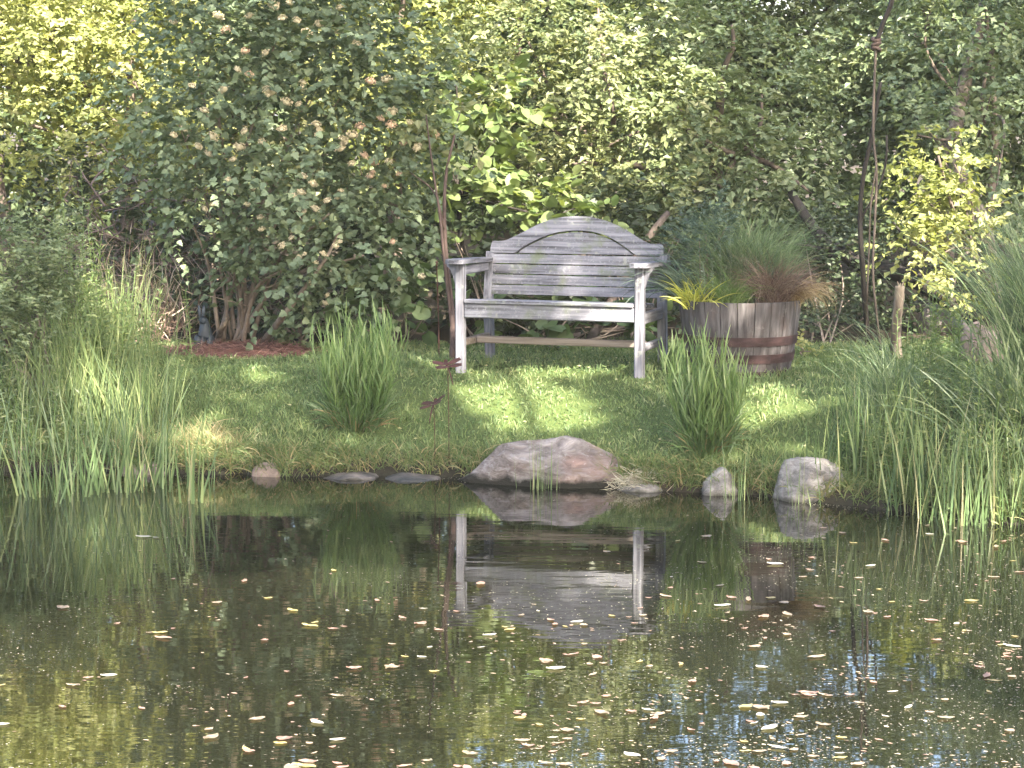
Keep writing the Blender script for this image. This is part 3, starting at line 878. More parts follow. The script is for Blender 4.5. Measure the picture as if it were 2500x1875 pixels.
tuft(868, 1040, 'bright green leafy grass tuft standing between the mulch bed and the bench', 185, .56, .11, .3, 70)
tuft(1724, 1102, 'bright green leafy grass tuft in front of the barrel planter', 175, .54, .1, .3, 70)

# ================================================================== DRAGONFLIES
for (px0, py0, yaw, tilt, lab) in ((1093, 896, .25, .1, 'rusty metal dragonfly on a stake, the higher one, in front of the bench leg'), (1059, 990, -.5, .35, 'rusty metal dragonfly on a stake, the lower one, tilted over the lawn')):
    c = P(px0, py0, 11.12); gr = np.array([c[0] + .005, 11.12, gz(c[0], 11.12)])
    t = thing('garden_dragonfly', gr, lab, 'garden ornament', 'rusty dragonfly stakes')
    g = Geo(); tube(g, spline([gr - UPV * .03, (gr + c) / 2 + np.array([.002, 0, 0]), c], 8), .0022, 6); g.build('stake', M['rust'], t)
    Mx = Matrix.Translation(c) @ Matrix.Rotation(yaw, 4, 'Z') @ Matrix.Rotation(-tilt, 4, 'Y') @ Matrix.Rotation(rad(28), 4, 'X')
    tr = lambda pts: np.array([Mx @ Vector(p) for p in pts])
    g = Geo(); tube(g, tr(spline([(0, .035, .004), (0, .02, .004), (0, -.02, .002), (0, -.07, -.012), (0, -.12, -.03)], 12)), [.007, .009, .0085, .008, .005, .0045, .004, .004, .004, .0035, .003, .002], 8); bo = g.build('body', M['rust'], t)
    g = Geo()
    hp = tr([(0, .042, .006)])[0]
    th_ = np.linspace(0, math.pi, 7); V = []
    tube(g, [hp + np.array([0, 0, .011 * math.cos(q)]) for q in th_], [max(.0008, .0105 * math.sin(q)) for q in th_], 8); g.build('head', M['rust'], t)
    for sx in (-1, 1):
        for (fy, ang, ln_) in ((.012, .22, .075), (-.008, -.22, .07)):
            g = Geo(); q = []; k = 8
            dirx = np.array([sx * math.cos(ang), math.sin(ang), .18]); side = np.array([-sx * math.sin(ang), math.cos(ang), 0])
            top = []; bot = []
            for s_ in np.linspace(0, 1, k):
                w = .004 + .013 * math.sin(min(1, s_ * 1.15) * math.pi * .86) ** .7 * (0.6 + .5 * s_)
                top.append(np.array([0, fy, .008]) + dirx * ln_ * s_ + side * w); bot.append(np.array([0, fy, .008]) + dirx * ln_ * s_ - side * w)
            A = tr(top + bot); Bq = A + np.array([0, 0, .0015])
            V = np.vstack([A, Bq]); Fc = []
            for i in range(k - 1):
                Fc += [[i, i + 1, k + i + 1, k + i], [2 * k + i, 3 * k + i, 3 * k + i + 1, 2 * k + i + 1], [i, 2 * k + i, 2 * k + i + 1, i + 1], [k + i, k + i + 1, 3 * k + i + 1, 3 * k + i]]
            Fc += [[k - 1, 3 * k - 1, 4 * k - 1, 2 * k - 1]]
            g.add(V, Fc); g.build('wing', M['rust'], t)


# ================================================================== STONES
def ico(sub):
    import bmesh
    bm = bmesh.new(); bmesh.ops.create_icosphere(bm, subdivisions=sub, radius=1)
    bm.verts.ensure_lookup_table()
    V = np.array([v.co[:] for v in bm.verts]); Fc = np.array([[v.index for v in f.verts] for f in bm.faces]); bm.free()
    return V, Fc


ICO = ico(5)


def n3(p, s, seed):
    return (vnoise(p[:, 0] * s + 3.1, p[:, 1] * s, seed) + vnoise(p[:, 1] * s, p[:, 2] * s + 1.7, seed + 1) + vnoise(p[:, 2] * s + 5, p[:, 0] * s, seed + 2)) / 2


def stone(name, label, cat, c, r, m, prof=None, seed=1, rough=.12, group='stones along the pond edge', pw=2.6):
    V, Fc = ICO
    d = V / (np.abs(V) ** pw).sum(1, keepdims=True) ** (1 / pw)
    d = d * (1 + rough * n3(V, 1.7, seed) + rough * .45 * n3(V, 4.5, seed + 5) + rough * .3 * n3(V, 11, seed + 9) + rough * .12 * n3(V, 27, seed + 3))[:, None]
    rr_ = np.random.default_rng(seed * 7 + 1)
    for j in range(13):
        nn_ = rr_.normal(size=3); nn_ /= np.linalg.norm(nn_); h_ = rr_.uniform(.74, .95)
        e_ = d @ nn_ - h_; d = d - nn_ * (np.maximum(e_, 0) * .88)[:, None]
    d = d * (1 + .02 * n3(V, 16, seed + 31) + .012 * n3(V, 37, seed + 41))[:, None]
    q = d * np.array(r)
    if prof is not None:
        xs_, zs_ = zip(*prof)
        k = np.interp(q[:, 0] / r[0], xs_, zs_)
        q[:, 2] = np.where(q[:, 2] > 0, q[:, 2] * k, q[:, 2])
    g = Geo(); g.add(q + np.array(c), Fc)
    return tag(g.build(name, m, loc=c, smooth=True), label, cat, group)


c = G(1368, 1186, 0); c[1] += .19
stone('boulder', 'large pinkish grey granite boulder at the water below the bench', 'boulder', (c[0], c[1], -.025), (.52, .28, .285), M['granite'],
      [(-1, .3), (-.85, .5), (-.7, .7), (-.55, .84), (-.35, .82), (-.15, .88), (.05, 1.0), (.2, .97), (.4, .82), (.6, .62), (.8, .4), (1, .2)], 4, .1, pw=3.0)
c = G(1978, 1219, 0); c[1] += .06
stone('round_rock', 'rounded pale grey rock behind thin reeds, between tuft and reed bank', 'rock', (c[0], c[1] - .03, .03), (.18, .13, .165), M['greyrock'], None, 12, .08, pw=2.8)
c = G(1757, 1208, 0); c[1] += .07
stone('small_rock', 'small pale pointed rock at the water below the grass tuft', 'rock', (c[0], c[1] - .03, .01), (.1, .08, .115), M['greyrock'], [(-1, .6), (-.3, 1), (.2, 1), (1, .55)], 23, .14)
c = G(1000, 1176, 0); c[1] += .1
stone('flat_rock', 'low flat wet grey rock lying in the water left of the boulder', 'rock', (c[0], c[1], -.022), (.165, .12, .05), M['darkrock'], None, 31, .1)
c = G(850, 1172, 0); c[1] += .1
stone('flat_rock', 'dark wet flat rock between two paler rocks at the shore', 'rock', (c[0], c[1], -.022), (.15, .13, .05), M['darkrock'], None, 37, .13)
c = G(652, 1166, 0); c[1] += .08
stone('small_rock', 'small tan rock with pale litter on the muddy shore', 'rock', (c[0], c[1], -.012), (.09, .08, .075), M['tanrock'], None, 41, .12)
c = G(480, 1150, 0); c[1] += .12
stone('bank_rock', 'grey rock below the sunlit dry grass on the shore', 'rock', (c[0], c[1], -.03), (.13, .12, .1), M['darkrock'], None, 47, .12)
c = G(30, 1150, 0); c[1] += .22
stone('bank_rock', 'dull brown rock behind the reeds at the picture edge', 'rock', (c[0], c[1], -.03), (.16, .13, .13), M['tanrock'], None, 53, .12)
c = G(330, 1165, 0); c[1] += .1
stone('bank_rock', 'brown rock half hidden under the tall grass', 'rock', (c[0], c[1] + .06, -.05), (.15, .12, .1), M['tanrock'], None, 57, .12)
c = onG(2395, 880)
stone('woodland_rock', 'angular brown rock in dappled sun at the wood edge', 'rock', (c[0], c[1], c[2] + .06), (.13, .13, .2), M['tanrock'], [(-1, 1), (-.2, .9), (.4, .6), (1, .3)], 61, .16, group=None)
c = onG(2300, 810)
stone('woodland_rock', 'grey slab of rock in shade behind the tall silver grass', 'rock', (c[0], c[1], c[2] + .02), (.2, .15, .16), M['darkrock'], None, 67, .16, group=None)

c = G(1565, 1202, 0); c[1] += .06
stone('flat_rock', 'low pale ledge of stone under the bleached grass mat beside the boulder', 'rock', (c[0], c[1], -.015), (.13, .08, .045), M['greyrock'], None, 71, .14)
# pale dead grass mat beside the boulder
c = G(1560, 1196, 0); n = 520
g = Geo()
bxx = c[0] + R.normal(0, .06, n); byy = c[1] + R.normal(0, .035, n) + .02
hh = .06 * np.exp(-((bxx - c[0] + .05) / .09) ** 2)
ribbons(g, np.stack([bxx, byy, np.maximum(.002, ground(bxx, byy)) + hh * R.uniform(0, 1, n)], 1), R.uniform(0, 6.28, n), R.uniform(.9, 1.7, n), R.uniform(-.3, .8, n), R.uniform(.03, .1, n), R.uniform(.002, .004, n), 3, R.uniform(0, 1, n))
tag(g.build('dead_grass_mat', M['straw_mat'], loc=c), 'bleached mat of dead grass against the right end of the big boulder', 'dead grass', kind='stuff')

# ================================================================== RABBIT STATUE
c = onG(500, 850)
t = thing('rabbit_statue', c, 'blue grey stone rabbit statue sitting on the mulch bed', 'statue')
s = c[1] / F


def ell(g, cen, r, rot=0):
    V, Fc = ico(3); V = V * np.array(r)
    cs, sn = math.cos(rot), math.sin(rot)
    V = np.stack([V[:, 0] * cs - V[:, 2] * sn, V[:, 1], V[:, 0] * sn + V[:, 2] * cs], 1)
    g.add(V + np.array(cen), Fc); return g


import bmesh


def skinned(name, nodes, edges, m, parent, loc, sub=2):
    """one continuous body grown over a stick figure (joint, radius)"""
    me = bpy.data.meshes.new(name); me.from_pydata([n_[0] for n_ in nodes], edges, [])
    o = bpy.data.objects.new(name, me); col.objects.link(o)
    md = o.modifiers.new('skin', 'SKIN'); md.use_smooth_shade = True
    for i, n_ in enumerate(nodes): me.skin_vertices[0].data[i].radius = (n_[1], n_[1]) if np.isscalar(n_[1]) else n_[1]
    me.skin_vertices[0].data[0].use_root = True
    sb = o.modifiers.new('sub', 'SUBSURF'); sb.levels = sb.render_levels = sub
    me.materials.append(m)
    o.parent = parent; o.location = loc
    return o


u = .019   # the statue is about 0.15 m tall without the ears
nd = [((0, 0, .055), .055), ((.012, .0, .105), .045), ((.004, -.012, .15), .028), ((-.004, -.024, .178), .03), ((-.008, -.05, .172), .018)]
ed = [(0, 1), (1, 2), (2, 3), (3, 4)]
nd += [((.03, -.03, .07), .018), ((.03, -.045, .02), .014), ((-.005, -.035, .07), .018), ((-.008, -.05, .02), .014)]
ed += [(1, 5), (5, 6), (1, 7), (7, 8)]
skinned('body', nd, ed, M['statue'], t, (0, 0, 0))
ell(Geo(), c + np.array([-.034, -.025, .045]), (.03, .04, .043), .2).build('haunch', M['statue'], t, smooth=True)
ell(Geo(), c + np.array([.036, -.01, .045]), (.026, .045, .04), -.2).build('haunch', M['statue'], t, smooth=True)
for (dx, ro) in ((-.026, .12), (-.002, -.1)):
    ell(Geo(), c + np.array([dx, -.018, .225]), (.0105, .007, .042), ro).build('ear', M['statue'], t, smooth=True)


# ================================================================== SHRUBS AND TREES
def trunk_geo(pts, r0, r1, n=24, k=8, wob=.12):
    g = Geo(); q = spline(pts, n); q[1:-1] += R.normal(0, r0 * .12, (n - 2, 3))
    tube(g, q, np.linspace(r0, r1, n), k, wob=wob); return g


def limbs(g, frm, blobs, r0=.03, r1=.008):
    for b in blobs:
        c = np.array(b[:3]); mid = (np.array(frm) + c) / 2 + R.normal(0, .12, 3); mid[2] -= .05
        q = spline([frm, mid, c], 12); tube(g, q, np.linspace(r0, r1, 12), 6, wob=.1)


def tree(name, label, cat, base, top, blobs, leafm, barkm='bark', r0=.09, group=None, crown='crown', **kw):
    base = np.array(base, float); base[2] = gz(base[0], base[1]) - .03
    t = thing(name, base, label, cat, group)
    g = trunk_geo([base, (base + np.array(top)) / 2 + R.normal(0, .1, 3) * np.array([1, 1, 0]), top], r0, r0 * .12)
    limbs(g, np.array(top) * .55 + base * .45, blobs, r0 * .35, r0 * .1)
    g.build('trunk', M[barkm], t, smooth=True)
    g = Geo(); foliage(g, blobs, **kw); g.build(crown, M[leafm], t)
    return t


# ---- the flowering shrub with the lobed leaves
sb = onG(570, 838)
shrub = thing('flowering_shrub', sb, 'big dark green shrub with lobed leaves and beige flower heads in a mulch bed', 'shrub')
SBL = [B(560, 250, 13.3, 230, 190), B(420, 330, 13.3, 130, 130), B(650, 90, 13.4, 230, 150), B(500, 60, 13.4, 160, 140), B(820, 230, 13.4, 190, 160), B(860, 60, 13.5, 160, 130),
       B(930, 380, 13.4, 150, 130), B(660, 430, 13.2, 200, 130), B(760, 560, 13.1, 150, 110), B(900, 560, 13.3, 120, 150), B(560, 560, 13.3, 90, 80), B(960, 260, 13.5, 110, 130),
       B(500, 440, 13.4, 110, 100, dens=.7), B(470, 540, 13.2, 80, 70, dens=.8), B(600, 660, 13.2, 90, 50, dens=.5), B(700, 660, 13.2, 110, 70, dens=.8), B(850, 690, 13.3, 110, 90, dens=.8),
       B(640, -160, 13.4, 230, 160), B(820, -130, 13.5, 160, 120, dens=.7)]
g = Geo(); foliage(g, SBL, .045, .042, 2.2, 8, .22, .12, .3, .2, .3, 15, LOBED); g.build('foliage', M['leaf_bark9'], shrub)
for k_ in range(16):
    b = SBL[k_ % len(SBL)]
    c = np.array(b[:3]) + R.normal(0, .08, 3)
    st = sb + np.array([R.normal(0, .06), R.normal(0, .06), -.02])
    mid = st * .5 + c * .5 + np.array([(st - c)[0] * .12, 0, .12])
    g = Geo(); tube(g, spline([st, mid, c], 16), np.linspace(.013, .005, 16) * R.uniform(.7, 1.3), 7, wob=.15)
    for j in range(4):
        p0 = spline([st, mid, c], 16)[R.integers(5, 14)]; e = p0 + np.array([R.normal(0, .22), R.normal(0, .12), R.uniform(.05, .3)])
        tube(g, spline([p0, (p0 + e) / 2 + R.normal(0, .02, 3), e], 6), np.linspace(.005, .002, 6), 5)
    g.build('stem', M['stem'], shrub, smooth=True)
# a slanting stem low on the right, a sawn pale stub
g = Geo(); tube(g, spline([onG(640, 838), P(700, 760, 13.2), P(790, 640, 13.1), P(830, 560, 13.1)], 14), np.linspace(.022, .006, 14), 7, wob=.15); g.build('stem', M['stem'], shrub, smooth=True)
g = Geo(); tube(g, spline([onG(530, 832), P(540, 805, 13.3), P(556, 776, 13.3)], 8), np.linspace(.02, .015, 8), 8, wob=.08)
tag(g.build('cut_stub', M['barkl'], shrub, smooth=True), 'pale sawn stub')
# flower heads: three meshes, shared
heads = []
for v_ in range(4):
    g = Geo(); n = 60
    th_ = np.arccos(1 - R.uniform(0, 1.15, n)); ph = R.uniform(0, 6.28, n)
    d = np.stack([np.sin(th_) * np.cos(ph), np.sin(th_) * np.sin(ph), np.cos(th_)], 1)
    pos = d * np.array([.027, .027, .018]) * R.uniform(.8, 1.05, (n, 1))
    leaves(g, pos, d + R.normal(size=(n, 3)) * .7, d + R.normal(size=(n, 3)) * .4, R.uniform(.008, .014, n), R.uniform(.007, .011, n), .3, .5)
    ell(g, (0, 0, -.002), (.02, .02, .013))
    heads.append(g.mesh('flower_head', M['flowerp' if v_ == 3 else 'flower']))
fpos = [(555, 75), (610, 40), (690, 45), (725, 50), (600, 125), (650, 130), (610, 183), (548, 218), (500, 270), (520, 335), (655, 230), (700, 250), (730, 255), (690, 315), (905, 200), (945, 195), (450, 315), (665, 225), (740, 215), (570, 390), (780, 330), (860, 400), (890, 380), (910, 420), (950, 395), (905, 430), (975, 425), (1000, 300), (985, 350), (1060, 330), (1020, 360), (930, 290), (880, 310), (740, 430), (735, 470), (765, 450), (800, 490), (720, 480), (770, 510), (500, 510), (520, 500), (605, 500), (600, 560), (580, 590), (640, 560), (820, 600), (790, 620), (760, 690), (800, 720), (830, 590), (770, 640), (795, 740), (745, 620), (815, 660), (670, 15), (830, 20), (780, 60), (870, 110), (560, 440), (620, 460), (690, 600), (960, 590), (975, 680), (1030, 675), (940, 455), (860, 330), (640, 345), (580, 170), (470, 210), (425, 330)]
while len(fpos) < 96:
    b = random.choice([(560, 250, 200, 170), (700, 420, 150, 120), (760, 560, 120, 100), (900, 380, 140, 120), (650, 60, 240, 70)])
    fpos.append((b[0] + random.uniform(-1, 1) * b[2], b[1] + random.uniform(-1, 1) * b[3]))
lb = base_of(shrub)
SC = np.array([b[:3] for b in SBL]); SR = np.array([b[3:6] for b in SBL])
for i, (fx, fy) in enumerate(fpos):
    ys_ = np.linspace(12.3, 13.9, 60); pp = np.array([P(fx, fy, y_) for y_ in ys_])
    ins = (((pp[:, None] - SC[None]) / (SR[None] * 1.05)) ** 2).sum(2).min(1) < 1
    p = pp[int(np.argmax(ins))] if ins.any() else P(fx, fy, 12.95)
    o = bpy.data.objects.new('flower_head', heads[3 if fx > 860 and i % 3 else (3 if i in (0, 4, 6) else i % 3)])
    col.objects.link(o); o.parent = shrub; o.location = tuple(p - lb + np.array([0, -.02, 0])); sc_ = random.uniform(.6, 1.0) * (1.2 if fy < 400 else .9)
    o.scale = (sc_, sc_, sc_); o.rotation_euler = (random.uniform(.1, .9), random.uniform(-.4, .4), random.uniform(0, 6))

# ---- slender twin trunk beside the bench
b0 = onG(1105, 884)
t = thing('slender_tree', b0, 'slender reddish brown twin stemmed tree beside the left bench arm', 'tree')
g = Geo()
tube(g, spline([b0, P(1104, 760, 12.9), P(1090, 640, 12.95), P(1085, 520, 13.0), P(1090, 420, 13.1), P(1110, 330, 13.2)], 26), np.linspace(.019, .007, 26), 8, wob=.12)
tube(g, spline([P(1106, 820, 12.87), P(1085, 640, 12.9), P(1073, 520, 12.95), P(1055, 400, 13.0), P(1040, 280, 13.1)], 20), np.linspace(.011, .004, 20), 7, wob=.12)
tube(g, spline([P(1085, 560, 12.97), P(1060, 470, 13), P(1000, 420, 13.05)], 12), np.linspace(.008, .003, 12), 6)
g.build('trunk', M['reddish'], t, smooth=True)
g = Geo(); foliage(g, [B(1075, 250, 13.3, 90, 90), B(1140, 180, 13.4, 90, 80), B(1040, 380, 13.2, 60, 60, dens=.6)], .06, .04, 1.6, 9, .22); g.build('crown', M['leaf_mid'], t)
g0 = onG(1072, 870)
t = thing('garden_stake', g0, 'thin dark garden stake standing beside the slender twin stemmed tree', 'stake')
g = Geo(); tube(g, spline([g0, P(1070, 760, g0[1]), P(1066, 640, g0[1])], 10), .004, 6); g.build('rod', M['rust'], t)
g = Geo(); tube(g, [P(1066, 640, g0[1]) + UPV * q for q in (-.006, .006)], .007, 8); g.build('cap', M['rust'], t)

# ---- woodland
LOWCUT = lambda p: np.ones(len(p), bool)


def tr(name, label, px0, Y, toppy, blobs, leafm, barkm='bark', r0=.09, cat='tree', **kw):
    base = P(px0, 800, Y)
    return tree(name, label, cat, base, P(px0 + R.uniform(-40, 40), toppy, Y), blobs, leafm, barkm, r0, 'trees of the woodland edge', **kw)


# left: bright sunlit thicket
tr('leafy_tree', 'bright yellow green leafy tree behind the left end of the flowering shrub', 330, 15.8, 0, [B(120, 80, 15.6, 240, 200), B(330, 200, 15.6, 190, 160), B(330, 0, 15.8, 220, 150), B(60, 300, 15.4, 180, 120), B(230, 380, 15.4, 170, 100), B(400, 420, 15.6, 120, 90, dens=.8)], 'leaf_sunlit', L=.056, W=.036, lai=2.6)
tr('leafy_tree', 'tall yellow green tree rising at the left picture edge', 40, 17.2, -200, [B(60, -100, 17.0, 300, 230), B(330, -160, 17.2, 260, 200), B(-120, 120, 16.8, 220, 260), B(-100, -320, 17.4, 350, 250), B(300, -420, 17.6, 350, 230)], 'leaf_sunlit', L=.06, W=.04, lai=2.6)
tr('dark_tree', 'shaded dark green tree between the bright left trees and the shrub', 520, 17.5, -100, [B(480, 60, 17.3, 220, 220), B(620, 300, 17.0, 260, 200), B(830, 400, 17.0, 220, 170), B(700, -100, 17.6, 300, 220), B(450, 330, 16.8, 120, 110)], 'leaf_mid', L=.058, W=.038, lai=2.5)
tr('leafy_tree', 'sunlit yellow green tree above the shrub and left of the bench', 960, 16.8, -60, [B(900, 60, 16.6, 190, 180), B(1040, 0, 16.6, 170, 170), B(1080, 180, 16.2, 160, 110), B(960, -200, 16.9, 260, 180), B(980, 280, 16.2, 120, 110)], 'leaf_sunlit', L=.058, W=.04, lai=2.4)
# big leaves beside the bench
tr('catalpa_sapling', 'young tree with large bright leaves behind the left side of the bench', 1150, 14.5, 200, [B(1130, 250, 14.4, 150, 60), B(1210, 340, 14.3, 130, 60), B(1130, 420, 14.4, 120, 60), B(1290, 500, 14.2, 170, 45), B(1400, 510, 14.2, 90, 40), B(1180, 530, 14.3, 150, 50), B(1230, 240, 14.5, 80, 50)], 'leaf_big', 'barkd', .03, L=.07, W=.06, lai=2.0, K=7, SL=.22, shape=ROUND, nclump=10, fold=.1, jit=.4)
# centre
tr('leafy_tree', 'vine covered pale green tree above the bench back', 1420, 15.8, 60, [B(1480, 180, 15.2, 180, 160), B(1330, 300, 15.3, 150, 110), B(1560, 320, 15.2, 150, 110), B(1400, 400, 15.0, 170, 70), B(1540, 450, 15.0, 130, 75), B(1290, 100, 15.6, 150, 140), B(1460, 20, 15.6, 180, 130)], 'leaf_mid', L=.056, W=.034, lai=2.3, droop=.5, up=.05)
tr('dark_tree', 'dark green tree behind the vine covered tree over the bench', 1300, 17.6, -100, [B(1250, 60, 17.4, 240, 230), B(1500, 120, 17.6, 260, 260), B(1250, 330, 17.2, 260, 170), B(1450, 400, 17.2, 250, 160), B(1350, -200, 17.8, 330, 200)], 'leaf_dark', L=.058, W=.038, lai=2.5)
# right of centre
tr('leafy_tree', 'grey green leafy tree arching over the barrel planter', 1800, 15.9, 60, [B(1700, 330, 15.4, 170, 140), B(1850, 400, 15.3, 170, 100), B(1720, 470, 15.1, 170, 60), B(1640, 180, 15.8, 170, 140), B(1980, 470, 15.4, 120, 70), B(1860, 230, 15.9, 160, 130)], 'leaf_cool', L=.056, W=.036, lai=2.2, droop=.45, up=.08)
tr('leafy_tree', 'shady blue green tree between the two hanging vines and the barrel', 1820, 19.5, -60, [B(1700, 40, 19.0, 230, 150), B(1760, 60, 19.2, 110, 120), B(2030, 70, 19.2, 95, 130), B(1780, 230, 19.0, 250, 160), B(2000, 220, 19.0, 200, 160), B(1950, 380, 18.6, 240, 140), B(1680, -110, 19, 170, 110), B(2120, -110, 19.2, 130, 150), B(1800, -215, 19.4, 130, 80, dens=.9), B(2010, -215, 19.4, 70, 90), B(1700, -310, 19.8, 150, 70, dens=.8), B(1430, -290, 19.6, 150, 80), B(2150, -260, 19.5, 170, 100), B(2000, -330, 19.8, 200, 110), B(1560, -260, 19.2, 120, 80), B(1800, -60, 19, 60, 80), B(1990, -60, 19, 50, 110)], 'leaf_cool', L=.06, W=.04, lai=2.4)
tr('leafy_tree', 'shady blue green tree at the upper right behind the hanging vine', 2300, 18.5, -40, [B(2200, 40, 18.2, 200, 150), B(2400, 80, 18.0, 210, 200), B(2280, 250, 17.6, 220, 150), B(2450, 330, 17.2, 180, 160), B(2150, 200, 18.0, 150, 150), B(2300, -130, 18.4, 190, 130), B(2520, -180, 18.6, 220, 170), B(2150, -330, 19, 260, 120), B(2400, -380, 19, 260, 130)], 'leaf_cool', L=.06, W=.04, lai=2.4)
tr('leafy_tree', 'dense shaded tree at the right picture edge above the silver grass', 2560, 17.0, -100, [B(2560, 100, 16.8, 220, 260), B(2560, 420, 16.4, 200, 200), B(2700, -50, 17.0, 250, 250)], 'leaf_cool', L=.058, W=.038, lai=2.4)
tr('leafy_tree', 'leafy shade tree screening the pale leaning trunk', 2380, 16.2, -60, [B(2420, 230, 15.2, 130, 100), B(2470, 30, 15.8, 130, 90), B(2290, 130, 15.8, 110, 120), B(2240, 330, 15.0, 90, 80), B(2430, 480, 14.8, 110, 110, dens=.8), B(2300, -60, 16, 140, 70)], 'leaf_cool', 'bark', .05, L=.054, W=.036, lai=1.9)
# far dark backing, tall on the left and in the centre, low on the right
for (nm, lab, px0, Y, bl) in (
    ('far_tree', 'far tall tree closing the view behind the left thicket', 100, 25, [B(-100, 200, 24, 500, 350), B(250, 350, 24, 400, 350), B(150, -300, 25, 600, 350), B(-300, -500, 26, 600, 400)]),
    ('far_tree', 'far tall tree closing the view behind the flowering shrub', 650, 26, [B(600, 350, 25, 380, 350), B(700, -50, 26, 450, 320), B(600, -500, 27, 500, 350), B(880, 400, 25, 300, 330)]),
    ('far_tree', 'far tree closing the view behind the bench', 1200, 25, [B(1150, 350, 24.5, 320, 300), B(1350, 380, 24.5, 330, 260), B(1150, 0, 25, 400, 250), B(1500, 150, 25, 300, 250), B(1080, -350, 26, 380, 260)]),
    ('far_bush', 'far shaded bush closing the view behind the barrel planter', 1800, 24, [B(1700, 420, 23.5, 320, 250), B(1950, 380, 23.5, 280, 250), B(1720, 150, 24, 280, 160), B(1960, 130, 24, 260, 140)]),
    ('far_bush', 'far shaded bush closing the view at the upper right', 2350, 23, [B(2250, 350, 22.5, 330, 300), B(2500, 300, 22.5, 320, 330), B(2250, 90, 23, 320, 150), B(2550, 0, 23, 330, 200)])):
    tr(nm, lab, px0, Y, 0, bl, 'leaf_dark', 'barkd', .14, cat='tree' if nm == 'far_tree' else 'bush', L=.13, W=.09, lai=3.4, K=8, SL=.5, nclump=22)

for (lab, px0, Y, bl) in (('tall tree well beyond the left edge of the garden', -900, 21, [B(-900, 300, 21, 450, 500), B(-1100, -200, 21, 600, 500), B(-700, -500, 21, 450, 400)]), ('tall tree well beyond the right edge of the garden', 3300, 20, [B(3200, 350, 20, 450, 500), B(3450, -150, 20, 550, 450), B(3000, 0, 20.5, 350, 350)])):
    tr('far_tree', lab, px0, Y, 0, bl, 'leaf_dark', 'barkd', .14, L=.13, W=.09, lai=3.0, K=8, SL=.5, nclump=22)
# ---- low plants under and beside the bench
def low_plant(name, label, px0, py0, blobs, leafm, cat='plant', stems=8, **kw):
    c = onG(px0, py0); t = thing(name, c, label, cat)
    g = Geo(); foliage(g, blobs, **kw); g.build('foliage', M[leafm], t)
    g = Geo()
    for j in range(stems):
        b = blobs[j % len(blobs)]; e = np.array(b[:3]) + R.normal(0, .3, 3) * np.array(b[3:6]); s0 = c + np.array([R.normal(0, .05), R.normal(0, .05), -.01])
        tube(g, spline([s0, (s0 + e) / 2 + R.normal(0, .03, 3), e], 8), np.linspace(.006, .003, 8), 5)
    g.build('stem', M['stem'], t)
    return t


low_plant('round_leaf_plant', 'low plant with big round leaves in shade between tuft and slender tree', 980, 835, [B(960, 740, 13.3, 110, 60), B(1040, 760, 13.3, 80, 50), B(900, 800, 13.2, 80, 30), B(1020, 640, 13.4, 80, 70), B(930, 640, 13.5, 90, 70)], 'leaf_low', L=.085, W=.08, lai=1.7, K=5, SL=.14, shape=ROUND, nclump=8, fold=.08)
low_plant('round_leaf_plant', 'low plant with big round leaves seen through the bench legs', 1350, 845, [B(1250, 810, 13.5, 110, 35), B(1400, 800, 13.5, 120, 45), B(1520, 800, 13.4, 90, 45), B(1300, 730, 13.7, 180, 60), B(1480, 720, 13.6, 130, 50)], 'leaf_low', L=.09, W=.085, lai=1.5, K=5, SL=.14, shape=ROUND, nclump=8, fold=.08)
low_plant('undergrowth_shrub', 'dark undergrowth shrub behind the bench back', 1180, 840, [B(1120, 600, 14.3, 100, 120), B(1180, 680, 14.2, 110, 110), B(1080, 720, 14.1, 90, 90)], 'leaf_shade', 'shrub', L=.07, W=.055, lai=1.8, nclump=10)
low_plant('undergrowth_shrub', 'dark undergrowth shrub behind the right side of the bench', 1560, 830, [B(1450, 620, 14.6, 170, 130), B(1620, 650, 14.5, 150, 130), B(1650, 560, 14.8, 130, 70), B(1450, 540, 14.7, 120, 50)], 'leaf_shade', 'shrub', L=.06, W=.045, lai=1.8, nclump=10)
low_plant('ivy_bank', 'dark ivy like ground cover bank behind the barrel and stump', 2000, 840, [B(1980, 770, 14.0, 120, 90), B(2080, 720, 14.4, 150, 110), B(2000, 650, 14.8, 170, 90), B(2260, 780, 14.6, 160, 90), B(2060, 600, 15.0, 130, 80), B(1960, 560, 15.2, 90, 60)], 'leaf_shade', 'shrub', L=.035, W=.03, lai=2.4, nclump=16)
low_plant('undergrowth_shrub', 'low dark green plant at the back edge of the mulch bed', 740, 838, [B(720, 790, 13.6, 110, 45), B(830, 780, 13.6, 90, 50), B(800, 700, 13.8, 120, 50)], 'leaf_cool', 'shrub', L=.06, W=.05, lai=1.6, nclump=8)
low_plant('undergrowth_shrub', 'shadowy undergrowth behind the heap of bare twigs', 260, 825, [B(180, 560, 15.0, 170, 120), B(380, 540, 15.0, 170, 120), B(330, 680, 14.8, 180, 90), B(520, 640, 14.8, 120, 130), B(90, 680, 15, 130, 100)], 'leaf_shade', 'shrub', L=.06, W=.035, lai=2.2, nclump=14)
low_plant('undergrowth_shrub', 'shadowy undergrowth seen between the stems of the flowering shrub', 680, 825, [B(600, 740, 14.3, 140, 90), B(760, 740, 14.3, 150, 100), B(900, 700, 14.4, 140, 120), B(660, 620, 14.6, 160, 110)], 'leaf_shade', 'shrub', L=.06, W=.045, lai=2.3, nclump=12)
low_plant('undergrowth_shrub', 'shadowy undergrowth seen beneath the bench seat', 1330, 828, [B(1180, 790, 14.1, 150, 70), B(1340, 790, 14.2, 170, 80), B(1510, 790, 14.1, 160, 80), B(1660, 760, 14.2, 130, 110)], 'leaf_shade', 'shrub', L=.06, W=.045, lai=2.3, nclump=12)
